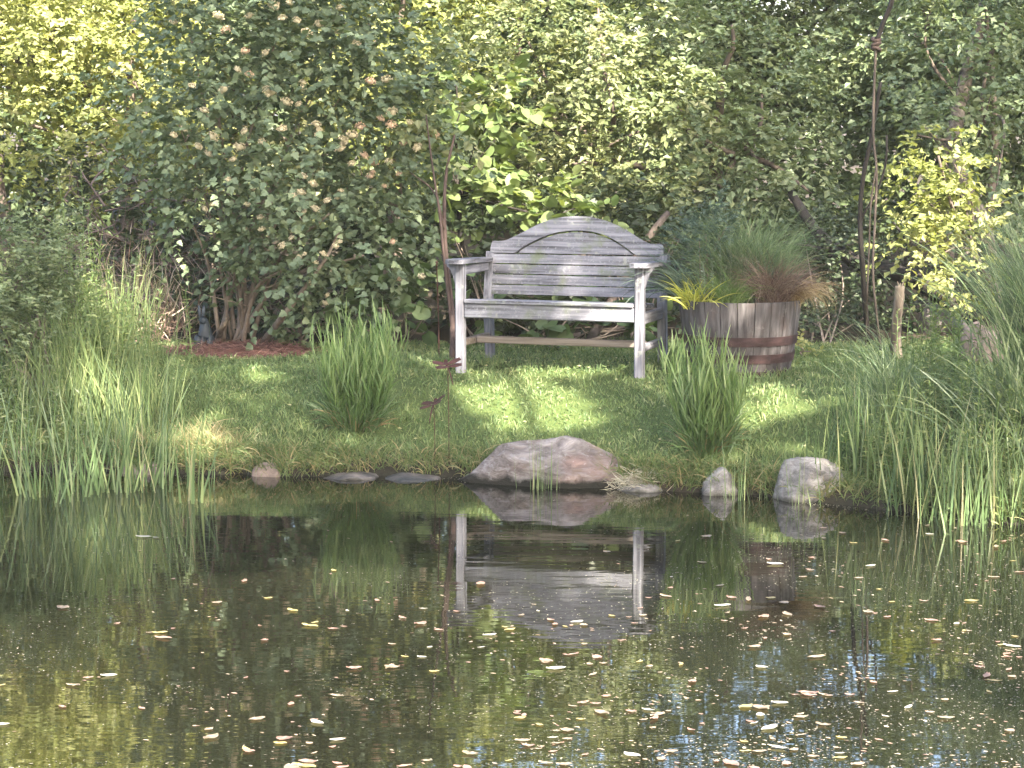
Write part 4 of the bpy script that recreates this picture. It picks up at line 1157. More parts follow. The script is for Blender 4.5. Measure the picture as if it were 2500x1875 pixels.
low_plant('yellow_plant', 'small sunlit yellow green plant behind the right side of the barrel', 1950, 868, [B(1950, 840, 12.9, 22, 32), B(1968, 858, 12.85, 18, 16)], 'leaf_sunlit', L=.03, W=.018, lai=2.2, nclump=6, SL=.1, stems=4)
# sunlit bush on the right
c = onG(2290, 830)
t = thing('sunlit_bush', c, 'bright yellow green bush branch hanging in full sun beside the vines', 'bush')
g = Geo(); SBB = [B(2330, 400, 13.9, 90, 70), B(2250, 480, 13.8, 90, 70), B(2360, 520, 13.8, 90, 80), B(2220, 570, 13.7, 75, 70), B(2300, 620, 13.7, 80, 60), B(2330, 700, 13.6, 55, 50), B(2410, 600, 13.9, 70, 70, dens=.7), B(2290, 360, 14.0, 60, 40)]
foliage(g, SBB, .05, .034, 2.3, 9, .2, .15, .3, .2, nclump=9); g.build('foliage', M['leaf_sunlit'], t)
g = Geo()
q0 = P(2440, 760, 14.3); tube(g, spline([onG(2440, 850), q0, P(2390, 640, 14.1), P(2330, 520, 13.9), P(2290, 380, 13.9)], 18), np.linspace(.03, .008, 18), 7, wob=.1)
for b in SBB: tube(g, spline([P(2375, 610, 14.05), (P(2375, 610, 14.05) + np.array(b[:3])) / 2 + R.normal(0, .04, 3), b[:3]], 8), np.linspace(.009, .003, 8), 5)
g.build('stem', M['bark'], t)

# ---- fallen dark trunk, stump, hanging vines, leaning pale trunk
q0 = P(2330, 740, 13.9)
t = thing('fallen_trunk', onG(2320, 812), 'dark fallen tree trunk sloping through the shade behind the stump', 'fallen tree')
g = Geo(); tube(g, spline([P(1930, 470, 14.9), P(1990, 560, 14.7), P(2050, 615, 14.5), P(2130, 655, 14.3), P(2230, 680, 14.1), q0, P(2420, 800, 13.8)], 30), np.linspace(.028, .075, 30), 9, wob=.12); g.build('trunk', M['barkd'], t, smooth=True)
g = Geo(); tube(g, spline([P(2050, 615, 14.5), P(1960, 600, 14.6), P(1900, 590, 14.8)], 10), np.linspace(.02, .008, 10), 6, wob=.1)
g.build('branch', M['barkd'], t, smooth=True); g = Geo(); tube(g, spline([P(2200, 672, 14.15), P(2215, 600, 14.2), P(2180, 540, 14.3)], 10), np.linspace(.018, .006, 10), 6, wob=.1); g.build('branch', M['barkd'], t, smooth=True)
b0 = onG(2190, 880)
t = thing('tree_stump', b0, 'broken tree stump post with rough pale bark, lit on one side', 'tree stump')
g = Geo(); q = spline([b0 - UPV * .03, P(2188, 800, b0[1]), P(2194, 740, b0[1]), P(2197, 698, b0[1])], 16); tube(g, q, np.concatenate([[.042, .036], np.linspace(.031, .027, 14)]), 14, wob=.13); g.build('trunk', M['barkl'], t, smooth=True)
g = Geo(); e = q[-1]
for j in range(5): tube(g, [e + np.array([R.uniform(-.018, .018), R.uniform(-.018, .018), -.02]), e + np.array([R.uniform(-.02, .02), R.uniform(-.02, .02), R.uniform(.005, .03)])], [.009, .003], 5)
g.build('splinter', M['barkl'], t)
Yv = 12.9
t = thing('hanging_vine', P(2150, 855, Yv), 'thin woody vine hanging in front of the trees, knotted near its top', 'vine')
g = Geo(); tube(g, spline([P(2240, -260, Yv), P(2205, -100, Yv), P(2178, 0, Yv), P(2155, 60, Yv), P(2141, 100, Yv)], 18), np.linspace(.014, .015, 18), 8, wob=.1); g.build('upper_stem', M['barkd'], t, smooth=True)
g = Geo()
for j in range(3):
    an = np.linspace(0, 6.28, 15); cc = P(2139, 96 + j * 12, Yv)
    tube(g, np.stack([cc[0] + .022 * np.cos(an), cc[1] + .022 * np.sin(an), cc[2] + .008 * np.sin(an + j * 2)], 1), .011, 6)
ell(g, P(2139, 108, Yv), (.02, .02, .03)); g.build('knot', M['reddish'], t, smooth=True)
g = Geo(); tube(g, spline([P(2139, 110, Yv), P(2134, 220, Yv), P(2132, 330, Yv), P(2140, 420, Yv), P(2136, 540, Yv), P(2131, 660, Yv), P(2139, 760, Yv), onG(2151, 862)], 40), np.linspace(.008, .0075, 40), 7, wob=.08); g.build('stem', M['bark'], t, smooth=True)
g = Geo(); tube(g, spline([P(2140, 400, Yv), P(2126, 500, Yv), P(2122, 600, Yv + .02), P(2117, 720, Yv), onG(2113, 850)], 24), .0055, 6, wob=.08); g.build('stem', M['bark'], t, smooth=True)
t = thing('vine_trunk', onG(2118, 846), 'thick dark vine stem curving down behind the thin hanging vine', 'vine')
g = Geo(); tube(g, spline([P(2150, 200, 13.3), P(2128, 330, 13.3), P(2108, 430, 13.3), P(2100, 530, 13.3), P(2105, 640, 13.3), onG(2120, 842)], 30), np.linspace(.011, .017, 30), 8, wob=.1); g.build('stem', M['barkd'], t, smooth=True)
g = Geo(); tube(g, spline([P(2165, 330, 13.3), P(2162, 400, 13.3), P(2140, 470, 13.3), P(2110, 520, 13.3), P(2100, 560, 13.3)], 18), .007, 6); g.build('branch', M['barkd'], t, smooth=True)
t = thing('leaning_trunk', onG(2425, 838), 'pale leaning tree trunk partly hidden by leaves at the upper right', 'tree trunk')
g = Geo(); tube(g, spline([onG(2425, 836), P(2428, 720, 15.2), P(2400, 560, 15.3), P(2345, 430, 15.6), P(2330, 330, 15.9), P(2360, 180, 16.4), P(2400, 30, 16.8), P(2420, -120, 17.0)], 30), np.linspace(.07, .045, 30), 10, wob=.12); g.build('trunk', M['barkl'], t, smooth=True)
g = Geo(); tube(g, spline([P(2335, 400, 15.7), P(2280, 330, 15.9), P(2240, 300, 16.0)], 10), np.linspace(.03, .012, 10), 7); g.build('branch', M['barkl'], t, smooth=True)
t = thing('broken_limb', P(1560, 590, 14.3), 'short lit tree limb showing above the right shoulder of the bench', 'branch')
g = Geo(); tube(g, spline([onG(1440, 836), P(1500, 720, 14.1), P(1570, 600, 14.3), P(1606, 550, 14.4), P(1630, 520, 14.5)], 18), np.linspace(.034, .02, 18), 8, wob=.12); g.build('limb', M['bark'], t, smooth=True)

# ---- dark brush pile behind the left bank
c = onG(380, 820)
t = thing('brush_pile', c, 'dark purple brown heap of bare twigs left of the flowering shrub', 'brush pile')
g = Geo()
for j in range(420):
    p0 = np.array([c[0] + R.normal(0, .38), c[1] + .55 + R.normal(0, .25), c[2] + abs(R.normal(.0, .45))])
    p0 = np.minimum(p0, [99, 99, c[2] + 1.05])
    e = p0 + np.array([R.normal(0, .28), R.normal(0, .15), R.normal(.04, .16)])
    tube(g, spline([p0, (p0 + e) / 2 + R.normal(0, .04, 3), e], 5), np.linspace(.007, .002, 5) * R.uniform(.5, 1.2), 4, cap=False)
tag(g.build('brushwood', M['brush'], t), kind='stuff')
c = onG(345, 835)
g = Geo(); n = 900
bxx = c[0] + R.normal(0, .17, n); byy = c[1] + R.normal(.05, .14, n)
ribbons(g, np.stack([bxx, byy, ground(bxx, byy) + np.abs(R.normal(0, .22, n))], 1), R.uniform(0, 6.28, n), R.uniform(.1, 1.4, n), R.uniform(-.3, 1.2, n), R.uniform(.08, .22, n), R.uniform(.003, .01, n), 4, R.uniform(.1, 1, n))
tag(g.build('dry_brush', leaf_mat('pinkish_dead_stalk', [(0, (.12, .075, .06)), (.5, (.27, .19, .15)), (1, (.42, .34, .27))], .2, .6), loc=c), 'tangle of beige dead stalks beside the mulch bed', 'dead stalks', kind='stuff')

# ================================================================== WATERSIDE PLANTS
def clump(name, label, cat, c, n, sx, sy, Lr, th, bend, W, m, nseg=7, azr=(0, 6.283), vr=(0, 1), group=None, water=False, kind=None):
    bs = np.stack([c[0] + R.normal(0, sx, n), c[1] + R.normal(0, sy, n), np.zeros(n)], 1)
    bs[:, 2] = np.maximum(ground(bs[:, 0], bs[:, 1]), -.25 if water else -9) - .01
    g = Geo()
    ribbons(g, bs, R.uniform(*azr, n), R.uniform(*th, n), R.uniform(*bend, n), R.uniform(*Lr, n) + np.where(bs[:, 2] < 0, -bs[:, 2], 0), R.uniform(W * .6, W * 1.2, n), nseg, R.uniform(*vr, n))
    return tag(g.build(name, m, loc=(c[0], c[1], gz(c[0], c[1]))), label, cat, group, kind)


def weed(name, label, cat, c, hgt, n_st, m, Lf=.06, Wf=.016, lean=.2, spread=.06, per=26, group=None, fold=.2, stemr=.003):
    """leafy upright stalks"""
    t = thing(name, c, label, cat, group); gl = Geo(); gs_ = Geo()
    for j in range(n_st):
        st = np.array([c[0] + R.normal(0, spread), c[1] + R.normal(0, spread), 0]); st[2] = gz(st[0], st[1]) - .01
        h = hgt * R.uniform(.65, 1.05); e = st + np.array([R.normal(0, lean) * h, R.normal(0, lean) * h, h])
        q = spline([st, (st + e) / 2 + R.normal(0, .02, 3), e], 12); gs_ = Geo(); tube(gs_, q, np.linspace(stemr, stemr * .5, 12), 5); gs_.build('stem', M['carex'], t)
        k = int(per * h / .6) + 4; f = np.linspace(.12, 1, k); pos = np.array([np.interp(f, np.linspace(0, 1, 12), q[:, a_]) for a_ in range(3)]).T
        an = np.arange(k) * 2.4 + R.uniform(0, 6)
        d = np.stack([np.cos(an), np.sin(an), R.uniform(.1, .6, k) + .8 * (f > .9)], 1)
        leaves(gl, pos, d, UPV + R.normal(size=(k, 3)) * .3, Lf * R.uniform(.7, 1.2, k) * (1.1 - .6 * f), Wf * R.uniform(.8, 1.2, k) * (1.1 - .4 * f), fold, R.uniform(0, 1, k))
    gl.build('foliage', m, t)
    return t


# left bank
c = onG(70, 960)
t = thing('bank_shrub', c, 'dense small leaved dark green shrub at the left picture edge', 'shrub')
g = Geo(); BB = [B(60, 640, 12.1, 130, 90), B(20, 770, 12.0, 130, 110), B(110, 760, 12.0, 80, 90), B(-60, 700, 12.0, 140, 160), B(40, 900, 11.8, 90, 70, dens=.6)]
foliage(g, BB, .034, .018, 2.6, 11, .16, .2, .2, .5, nclump=14); g.build('foliage', M['leaf_cool'], t)
g = Geo(); limbs(g, c, BB, .012, .004); limbs(g, c + np.array([.08, 0, 0]), BB, .01, .003); g.build('stem', M['bark'], t)
weed('goldenrod', 'lone tall goldenrod stalk with paired narrow leaves against the dark brush', 'wildflower', P(246, 900, 11.9) * np.array([1, 1, 0]), .98, 1, M['leaf_big'], .125, .02, .02, .01, 34)
for (px0, py0, h, ns, lab, m_) in ((130, 760, .75, 22, 'leafy green weeds in front of the dark left shrub', 'leaf_cool'), (80, 1090, .34, 20, 'low leafy weeds at the waterline behind the left reeds', 'leaf_cool'), (200, 900, .6, 26, 'yellow green leafy weeds in the middle of the tall bank grass', 'meadow'), (250, 980, .55, 18, 'yellow green leafy weeds among the tall bank grass', 'meadow'), (30, 1010, .4, 9, 'small pale weeds at the foot of the left shrub', 'leaf_cool'), (330, 900, .42, 12, 'yellowish leafy weeds beside the mulch bed and tall grass', 'meadow'), (150, 560, .6, 9, 'pale leafy weeds above the dark left shrub', 'leaf_cool')):
    c = onG(px0, max(py0, 860)) if py0 >= 860 else np.array([*P(px0, 850, 12.6)[:2], 0])
    c[2] = gz(c[0], c[1])
    if py0 == 560: h = 1.15
    weed('leafy_weed', lab, 'weeds', c, h, ns, M[m_], .075, .018, .12, .14, 30, 'leafy weeds on the left bank')
for (px0, py0, n_, hh, lab) in ((200, 1000, 420, (.3, .75), 'tall yellow green meadow grass on the left bank'), (330, 1050, 340, (.25, .55), 'sunlit yellow tipped grass at the right end of the left reeds'), (290, 880, 260, (.3, .62), 'fine tall grass with thin stalks in front of the dead stalks'), (100, 1040, 240, (.25, .55), 'grey green bank grass behind the left reeds')):
    c = onG(px0, py0)
    clump('meadow_grass', lab, 'grass', c, n_, .13, .1, hh, (.0, .35), (.0, .7), .006, M['meadow'], vr=(0, .9), group='tall grass clumps on the left bank')
c = onG(300, 900)
clump('grass_stalks', 'thin bare grass stalks rising above the left bank grass', 'grass', c, 60, .2, .12, (.6, .95), (0, .15), (0, .35), .0032, M['meadow'], vr=(.4, 1), group='tall grass clumps on the left bank')
REEDL = [(60, 1205, 40, 'thin green reeds in the water at the left picture edge'), (170, 1215, 38, 'green reeds standing in the water in front of the dull brown rock'), (265, 1200, 60, 'thick stand of reeds in front of the half hidden brown rock'), (330, 1185, 55, 'dark green broad reeds below the sunlit grass'), (390, 1195, 22, 'thin reeds at the open end of the left reed bed')]
for (px0, py0, n_, lab) in REEDL:
    c = G(px0, py0, 0)
    clump('reed_clump', lab, 'reeds', c, n_, .1, .1, (.25, .72), (0, .24), (0, .45), .010, M['reed'], vr=(0, 1), group='reed clumps in the pond', water=True)
for (px0, py0, px1, py1, w, v_, lab) in ((624, 1200, 628, 975, .012, .1, 'tallest single dark reed standing in the open water'), (600, 1190, 632, 985, .010, .15, 'dark reed leaning behind the tallest single reed'), (553, 1175, 600, 1080, .008, .6, 'short leaning reed with a pale blade beside the tall dark reed'), (545, 1150, 585, 1050, .008, .5, 'short slanting reed near the small tan rock')):
    c = G(px0, py0, 0); e = P(px1, py1, c[1])
    g = Geo(); d = e - c; L_ = np.linalg.norm(d) + .15; a_ = math.atan2(d[1], d[0]); th_ = math.atan2(abs(d[0]), d[2])
    ribbons(g, np.array([c - d / np.linalg.norm(d) * .15]), a_, th_, .05, L_, w, 8, v_, flat=0)
    tag(g.build('reed', M['reed'], loc=c), lab, 'reed', 'single reeds in open water')
c = G(480, 1225, 0)
g = Geo(); n = 16
ribbons(g, np.stack([c[0] + R.normal(0, .04, n), c[1] + R.normal(0, .05, n), np.full(n, -.1)], 1), R.uniform(0, 6.28, n), R.uniform(0, .3, n), R.uniform(0, .15, n), R.uniform(.3, .48, n), R.uniform(.008, .015, n), 6, R.uniform(.3, 1, n))
tag(g.build('reed_clump', M['reed'], loc=c), 'sparse sword leaved reeds in front of the sunlit shore', 'reeds', 'reed clumps in the pond')
c = onG(700, 1150)
clump('grass_clump', 'small spiky grass clump on the shore right of the small tan rock', 'grass', c, 45, .03, .03, (.08, .2), (0, .6), (0, .5), .005, M['meadow'])
c = G(1320, 1195, 0)
clump('rush_clump', 'thin rush stems in the water in front of the big boulder', 'rushes', c, 34, .035, .025, (.12, .32), (0, .1), (0, .12), .004, M['reed'], vr=(.3, 1), water=True)
c = onG(420, 1090)
clump('grass_clump', 'grass tufts above the sunlit dry shore', 'grass', c, 200, .14, .05, (.08, .22), (0, .6), (0, .8), .004, M['meadow'])

# right bank
def arch_grass(label, px0, py0, n, sx, Lr, azr, m, W=.007, th=(.05, .55), bend=(.5, 1.7)):
    c = onG(px0, py0)
    return clump('silver_grass', label, 'ornamental grass', c, n, sx, sx * .8, Lr, th, bend, W, M[m], 10, azr, group='arching grass clumps on the right bank')


arch_grass('huge arching silvery grass clump at the right picture edge', 2600, 1010, 820, .15, (.85, 1.2), (1.2, 5.2), 'silver', .0075, (.0, .34), (.3, 1.3))
arch_grass('arching silvery grass clump behind the right reeds', 2500, 1070, 240, .13, (.4, .72), (1.2, 5.2), 'silver', .007)
arch_grass('dense dark arching grass clump beside the round grey rock', 2190, 1045, 420, .09, (.28, .5), (0, 6.283), 'silver', .006, (.05, .6), (.2, 1.0))
arch_grass('fine arching grass with long whiskers in front of the stump', 2170, 935, 60, .07, (.35, .62), (2.0, 4.4), 'silver', .0045, (.1, .7), (.5, 1.6))
for (px0, py0, h, ns, lab, m_) in ((2150, 1160, .3, 26, 'low leafy weeds along the waterline behind the reeds', 'meadow'), (2380, 1215, .34, 34, 'thick low weeds along the waterline at the right', 'meadow'), (2300, 1010, .62, 22, 'leafy green weeds between the arching grass clumps', 'meadow'), (2400, 1120, .5, 16, 'leafy weeds with narrow leaves above the right reeds', 'meadow'), (2210, 1130, .36, 14, 'yellowish weeds above the water beside the round grey rock', 'meadow'), (2300, 930, .45, 12, 'feathery green weed in front of the angular brown rock', 'carex')):
    c = onG(px0, py0); weed('leafy_weed', lab, 'weeds', c, h, ns, M[m_], .07, .014, .1, .09, 30, 'leafy weeds on the right bank')
for (px0, py0, n_, lab) in ((2130, 1220, 70, 'green reeds in the water right of the round grey rock'), (2240, 1255, 90, 'reeds in the water below the dark arching grass'), (2350, 1280, 90, 'reeds in the water below the leafy weeds'), (2460, 1290, 80, 'reeds in the water at the right picture edge'), (2060, 1215, 26, 'thin reeds against the right side of the round grey rock')):
    c = G(px0, py0, 0); c[1] += .12
    clump('reed_clump', lab, 'reeds', c, n_, .1, .14, (.2, .55), (0, .25), (0, .4), .009, M['reed'], vr=(.1, 1), group='reed clumps in the pond', water=True)
for (px0, py0, n_, lab) in ((1800, 1225, 16, 'thin sparse rushes in front of the small pale pointed rock'), (1940, 1232, 12, 'thin sparse rushes in front of the round grey rock'), (1860, 1215, 16, 'thin sparse rushes between the two pale rocks')):
    c = G(px0, py0, 0)
    clump('rush_clump', lab, 'rushes', c, n_, .09, .07, (.1, .42), (0, .18), (0, .15), .0045, M['reed'], vr=(.2, 1), group='sparse rushes', water=True)
c = onG(2430, 1150)
t = weed('tall_weed', 'stout weed stem topped by a rosette of drooping leaves at the right', 'weeds', c, .42, 1, M['leaf_big'], .12, .03, .06, .01, 26, None, .2, .009)

# ================================================================== FLOATING LEAVES
lm = []
for v_ in range(8):
    g = Geo(); L_, W_ = (.034, .02) if v_ % 2 else (.026, .021)
    k = 7; V = []
    for i in range(k):
        s_ = i / (k - 1); w = W_ * .5 * math.sin(math.pi * min(1, s_ * .92 + .06)) ** .8
        cz = .0015 + (.0022 * (s_ - .5) ** 2 * 4) * R.uniform(.2, 1.2)
        V += [(L_ * (s_ - .5), -w, cz + R.uniform(0, .0015)), (L_ * (s_ - .5), 0, cz * .7), (L_ * (s_ - .5), w, cz + R.uniform(0, .0015))]
    Fc = []
    for i in range(k - 1):
        for j in range(2): Fc.append([i * 3 + j, i * 3 + 3 + j, i * 3 + 4 + j, i * 3 + 1 + j])
    g.add(V, Fc, R.uniform(0, 1, len(Fc)))
    lm.append((g.mesh('floating_leaf', M[['dleaf1', 'dleaf4', 'dleaf2', 'dleaf1', 'dleaf1', 'dleaf3', 'dleaf2', 'dleaf2'][v_]], smooth=True), ['tan', 'cream', 'pinkish', 'tan', 'tan', 'yellow', 'pinkish', 'pinkish'][v_]))
cnt = 0; tries = 0
spots = [(1030, 1605), (1060, 1640), (700, 1640), (820, 1700), (390, 1546), (365, 1545), (600, 1655), (1380, 1530), (1395, 1527), (1480, 1700), (1690, 1665), (1860, 1630), (2270, 1740), (2310, 1755), (2050, 1840), (2180, 1690), (1250, 1530)]
while cnt < 285:
    tries += 1
    if cnt < len(spots): px0, py0 = spots[cnt]
    else:
        px0 = random.uniform(0, 2500); py0 = random.uniform(1240, 1885)
        w = np.clip((py0 - 1240) / 450, 0.03, 1) * np.clip(.16 + (px0 / 2500) ** 1.6 * 1.2, 0, 1)
        if px0 > 1850: w = max(w, .8 * np.clip((py0 - 1230) / 200, 0, 1))
        w *= np.clip(.4 + 1.6 * float(vnoise(px0 / 190., py0 / 60., 77)), .04, 1.6)
        if random.random() > w: continue
    c = G(px0, py0, 0.0)
    me, cn = random.choice(lm)
    o = bpy.data.objects.new('floating_leaf', me); col.objects.link(o)
    o.location = (c[0], c[1], .0005); s_ = random.choice([.75, .85, 1.0, 1.15, 1.35, 1.6, 2.0]); o.scale = (s_, s_ * random.uniform(.5, 1.1), s_); o.rotation_euler = (random.uniform(-.03, .03), random.uniform(-.03, .03), random.choice([0, math.pi]) + random.gauss(0, .7))
    tag(o, {'tan': 'small curled tan leaf floating on the dark pond', 'cream': 'small pale cream petal floating on the dark pond', 'pinkish': 'small pinkish brown leaf floating on the dark pond', 'yellow': 'small yellow leaf floating on the dark pond'}[cn], 'fallen leaf', cn + ' leaves floating on the pond')
    cnt += 1
n = 6000
fx = R.uniform(0, 2500, n); fy = R.uniform(1235, 1885, n)
w = np.clip((fy - 1235) / 420, .03, 1) * np.clip(.2 + (fx / 2500) ** 1.6 * 1.2, 0, 1); w = np.where(fx > 1850, np.maximum(w, .8 * np.clip((fy - 1230) / 200, 0, 1)), w)
w *= np.clip(.3 + 1.5 * vnoise(fx / 170, fy / 55, 79), .03, 1.4) * .42; k = R.uniform(0, 1, n) < w
pp = np.array([G(a_, b_, 0) for a_, b_ in zip(fx[k], fy[k])]); n = len(pp); pp[:, 2] = .0016
an = R.normal(0, .6, n); g = Geo()
leaves(g, pp, np.stack([np.cos(an), np.sin(an), R.normal(0, .03, n)], 1), UPV + R.normal(size=(n, 3)) * .05, R.uniform(.01, .024, n), R.uniform(.004, .012, n), .06, R.uniform(0, 1, n), OVAL)
tag(g.build('leaf_litter', leaf_mat('small_fallen_leaf', [(0, (.13, .085, .065)), (.4, (.21, .155, .12)), (.75, (.23, .19, .13)), (1, (.3, .28, .23))], .2, .4, .4)), 'drifts of tiny tan and pinkish leaf bits floating on the pond', 'leaf litter', kind='stuff')
# flecks of pollen, seeds and duckweed
g = Geo(); n = 16000
fx = R.uniform(0, 2500, n); fy = 1190 + 690 * R.uniform(0, 1, n) ** .8
w = np.clip(.12 + (fx / 2500) ** 2 * .6 + .5 * vnoise(fx / 220, fy / 70, 5), .03, 1); k = R.uniform(0, 1, n) < w
pp = np.array([G(a_, b_, 0) for a_, b_ in zip(fx[k], fy[k])]); k = pp[:, 1] < shore(pp[:, 0]) - .02; pp = pp[k]; n = len(pp)
an = R.uniform(0, 6.28, n); pp[:, 2] = .0012
leaves(g, pp, np.stack([np.cos(an), np.sin(an), np.zeros(n)], 1), np.tile(UPV, (n, 1)), R.uniform(.004, .011, n), R.uniform(.003, .007, n), .05, R.uniform(0, 1, n))
# froth and petals gathered along the water's edge
n = 900; fx = R.uniform(-2.7, 2.4, n); fy = shore(fx) - np.abs(R.normal(0, .05, n)) - .02; k = vnoise(fx * 4, fy * 0, 91) > -.1; fx, fy = fx[k], fy[k]; n = len(fx); an = R.uniform(0, 6.28, n)
leaves(g, np.stack([fx, fy, np.full(n, .0012)], 1), np.stack([np.cos(an), np.sin(an), np.zeros(n)], 1), np.tile(UPV, (n, 1)), R.uniform(.005, .014, n), R.uniform(.004, .008, n), .05, R.uniform(.4, 1, n))
tag(g.build('pond_flecks', M['scum']), 'pale flecks of pollen, seed and duckweed on the pond surface', 'pond flecks', kind='stuff')

# ================================================================== LIGHT
SUN_AZ = rad(25)     # behind the camera, to the right
SUN_EL = rad(38)
S = np.array([math.cos(SUN_EL) * math.sin(SUN_AZ), -math.cos(SUN_EL) * math.cos(SUN_AZ), math.sin(SUN_EL)])
E1 = nrm(np.cross(UPV, S)); E1 = E1 if E1[0] > 0 else -E1
E2 = UPV - S * S[2]; E2 /= np.linalg.norm(E2)


def uv(p): p = np.asarray(p); return p @ E1, p @ E2


# ---- unseen tall trees on the near bank: their crowns shade the garden; gaps are cut in them to place the sun patches
HOLES = []


def hole(p, ru, rv, rot=0.0): a, b = uv(p); HOLES.append((float(a), float(b), ru * 1.3, max(rv * 2.3, .09) if rv < .15 else rv * 1.3, rot))


for (px0, py0, ru, rv, ro) in ((1270, 945, .16, .05, 0), (1320, 975, .16, .06, 0), (1370, 1005, .16, .06, 0), (1410, 1030, .14, .05, 0), (1220, 950, .16, .06, 0), (1300, 985, .24, .08, 0), (1370, 1022, .2, .07, 0), (1170, 955, .14, .05, 0), (1400, 915, .2, .04, 0), (1040, 905, .12, .04, 0), (1180, 1000, .08, .03, 0), (1340, 905, .3, .05, 0), (1000, 888, .22, .05, 0), (1120, 960, .1, .04, 0), (1300, 1055, .16, .04, 0), (2080, 985, .09, .04, 0), (490, 1085, .13, .07, 0), (1900, 1000, .2, .06, 0), (1860, 955, .12, .04, 0), (960, 870, .14, .04, 0), (620, 905, .1, .03, 0), (700, 900, .1, .03, 0), (1500, 905, .1, .03, 0)):
    hole(onG(px0, py0), ru, rv, ro)
for (px0, py0, Y, ru, rv) in ((1562, 790, 11.95, .045, .36), (1600, 848, 12.05, .06, .05), (1560, 760, 11.95, .1, .05), (1770, 790, 11.95, .05, .06), (2203, 830, 12.7, .04, .18), (2400, 830, 12.9, .1, .14), (2240, 480, 13.8, .28, .3), (2330, 420, 13.9, .22, .2), (2230, 600, 13.7, .26, .22), (2320, 680, 13.6, .18, .14), (2370, 540, 13.8, .22, .22), (1130, 240, 14.4, .4, .18), (1220, 340, 14.3, .3, .14), (1290, 505, 14.2, .45, .12), (1500, 240, 15.0, .3, .25), (1420, 380, 15.0, .3, .1), (1560, 430, 15, .14, .12), (340, 930, 11.4, .09, .16), (240, 900, 11.5, .1, .1), (300, 730, 12.7, .22, .1), (430, 690, 13.2, .12, .08), (860, 800, 11.4, .06, .08), (2440, 740, 13.8, .04, .14), (2350, 380, 15.4, .08, .12), (2380, 40, 15.7, .1, .12), (560, 100, 13.1, .1, .06)):
    hole(P(px0, py0, Y), ru, rv)

n = 100000
cu = R.uniform(-2.5, 13, n); cvv = R.uniform(4.7, 13.8, n); ct = R.uniform(2.4, 4.8, n)
keep = np.ones(n, bool)
for (a, b, ru, rv, ro) in HOLES:
    keep &= ((cu - a) / ru) ** 2 + ((cvv - b) / rv) ** 2 > 1 + .5 * vnoise(cu * 9, cvv * 9, 3)
# what lies at 16 m behind each leaf, seen from the pond: how much sun that part of the wood gets
base = cu[:, None] * E1 + cvv[:, None] * E2
tt = (16 - base[:, 1]) / S[1]; q = base + tt[:, None] * S
ppx = 1250 + F * q[:, 0] / 16; ppy = 300 - F * (q[:, 2] - H) / 16
frac = np.interp(ppx, [-600, 300, 450, 800, 1000, 1300, 1550, 1750, 2000, 2300, 2800], [.95, .92, .72, .45, .85, .74, .52, .38, .3, .3, .36])
frac *= np.interp(ppy, [-600, 380, 470, 560, 700], [1, 1, .75, .25, .0])
nz = .5 + .5 * np.clip(1.25 * fbm(cu * 1.7 + 4, cvv * 1.7, 71, 3), -1, 1)
keep &= ~(nz < frac)
keep &= ~(cvv < 5.0 + .25 * vnoise(cu * 2, cu * 0, 4))
cu, cvv, ct = cu[keep], cvv[keep], ct[keep]; n = len(cu)
pos = cu[:, None] * E1 + cvv[:, None] * E2 + ct[:, None] * S
nn = nrm(S + R.normal(size=(n, 3)) * .5); dd = nrm(np.cross(nn, R.normal(size=(n, 3))))
cuts = [-3, 2.6, 7.2, 14]
for i, lab in enumerate(('tall shade tree on the near bank whose crown shades the left garden', 'tall shade tree on the near bank whose crown shades the bench', 'tall shade tree on the near bank whose crown shades the right bank')):
    k = (cu >= cuts[i]) & (cu < cuts[i + 1]); cen = pos[k].mean(0)
    bs = np.array([cen[0] + 1.2, min(cen[1] - 2.0, -2.6), 0]); bs[2] = gz(bs[0], bs[1]) - .05
    t = thing('shade_tree', bs, lab, 'tree', 'tall shade trees on the near bank')
    g = trunk_geo([bs, bs * .5 + cen * .5 + np.array([.4, -.5, 0]), cen], .22, .07)
    for j in range(10):
        e = pos[k][R.integers(0, k.sum())]; tube(g, spline([bs * .35 + cen * .65, (cen + e) / 2, e], 8), np.linspace(.05, .01, 8), 6)
    g.build('trunk', M['bark'], t, smooth=True)
    g = Geo(); sz = R.uniform(.7, 1.3, k.sum()); leaves(g, pos[k], dd[k], nn[k], .12 * sz, .085 * sz, .1, R.uniform(0, 1, k.sum())); g.build('crown', M['leaf_mid'], t)

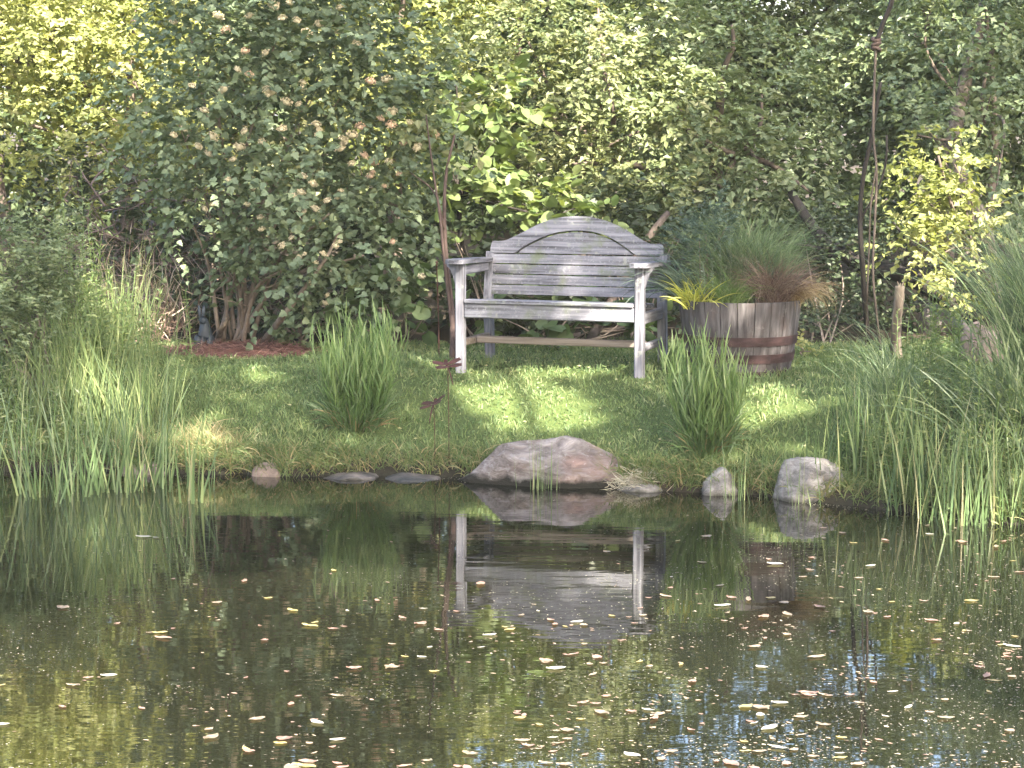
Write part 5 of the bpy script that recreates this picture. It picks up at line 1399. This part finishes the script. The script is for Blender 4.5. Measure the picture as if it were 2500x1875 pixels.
sun = bpy.data.lights.new('sun', 'SUN'); sun.energy = 5.0; sun.angle = rad(.53); sun.color = (1, .91, .76)
so = bpy.data.objects.new('sun', sun); col.objects.link(so); so.location = (8, -20, 20)
so.rotation_euler = Vector((-S[0], -S[1], -S[2])).to_track_quat('-Z', 'Y').to_euler()
w = bpy.data.worlds.new('World'); sc.world = w; w.use_nodes = True
nt = w.node_tree
for n_ in list(nt.nodes): nt.nodes.remove(n_)
sky = N(nt, 'ShaderNodeTexSky', sky_type='NISHITA', sun_disc=False, sun_elevation=SUN_EL, sun_rotation=math.atan2(S[0], S[1]), air_density=1.0, dust_density=4.5, ozone_density=1.0)
bgd = N(nt, 'ShaderNodeBackground', inp={1: .12}); ow = N(nt, 'ShaderNodeOutputWorld')
nt.links.new(sky.outputs[0], bgd.inputs[0]); nt.links.new(bgd.outputs[0], ow.inputs[0])

# ---- thin haze volume, added to lift the dark tones like veiling glare
g = Geo(); box(g, (-360, -360, -1.8), (360, 360, 19), .0)
hm, hnt, hout = mat('shadow_lift_haze')
hv = N(hnt, 'ShaderNodeVolumePrincipled', inp={'Color': (.95, .95, .92, 1), 'Density': .0005, 'Anisotropy': .1})
hnt.links.new(hv.outputs[0], hout.inputs['Volume'])
hz = tag(g.build('haze', hm), 'thin pale haze added to lift the shadows over the pond and garden', 'haze', kind='stuff')

cam = bpy.data.cameras.new('camera'); co = bpy.data.objects.new('camera', cam); col.objects.link(co)
cam.sensor_width = 36; cam.lens = 36 * F / 2500; cam.clip_end = 2000; cam.clip_start = .1
co.location = (0, 0, H); co.rotation_euler = (math.pi / 2 - PITCH, 0, 0)
sc.camera = co
sc.view_settings.view_transform = 'Standard'; sc.view_settings.look = 'None'; sc.view_settings.gamma = 1
sc.view_settings.exposure = 3.1
cy = sc.cycles
cy.volume_bounces = 1; cy.max_bounces = 8; cy.diffuse_bounces = 4; cy.glossy_bounces = 3; cy.transmission_bounces = 6; cy.transparent_max_bounces = 8
cy.sample_clamp_indirect = 6; cy.caustics_reflective = False; cy.caustics_refractive = False
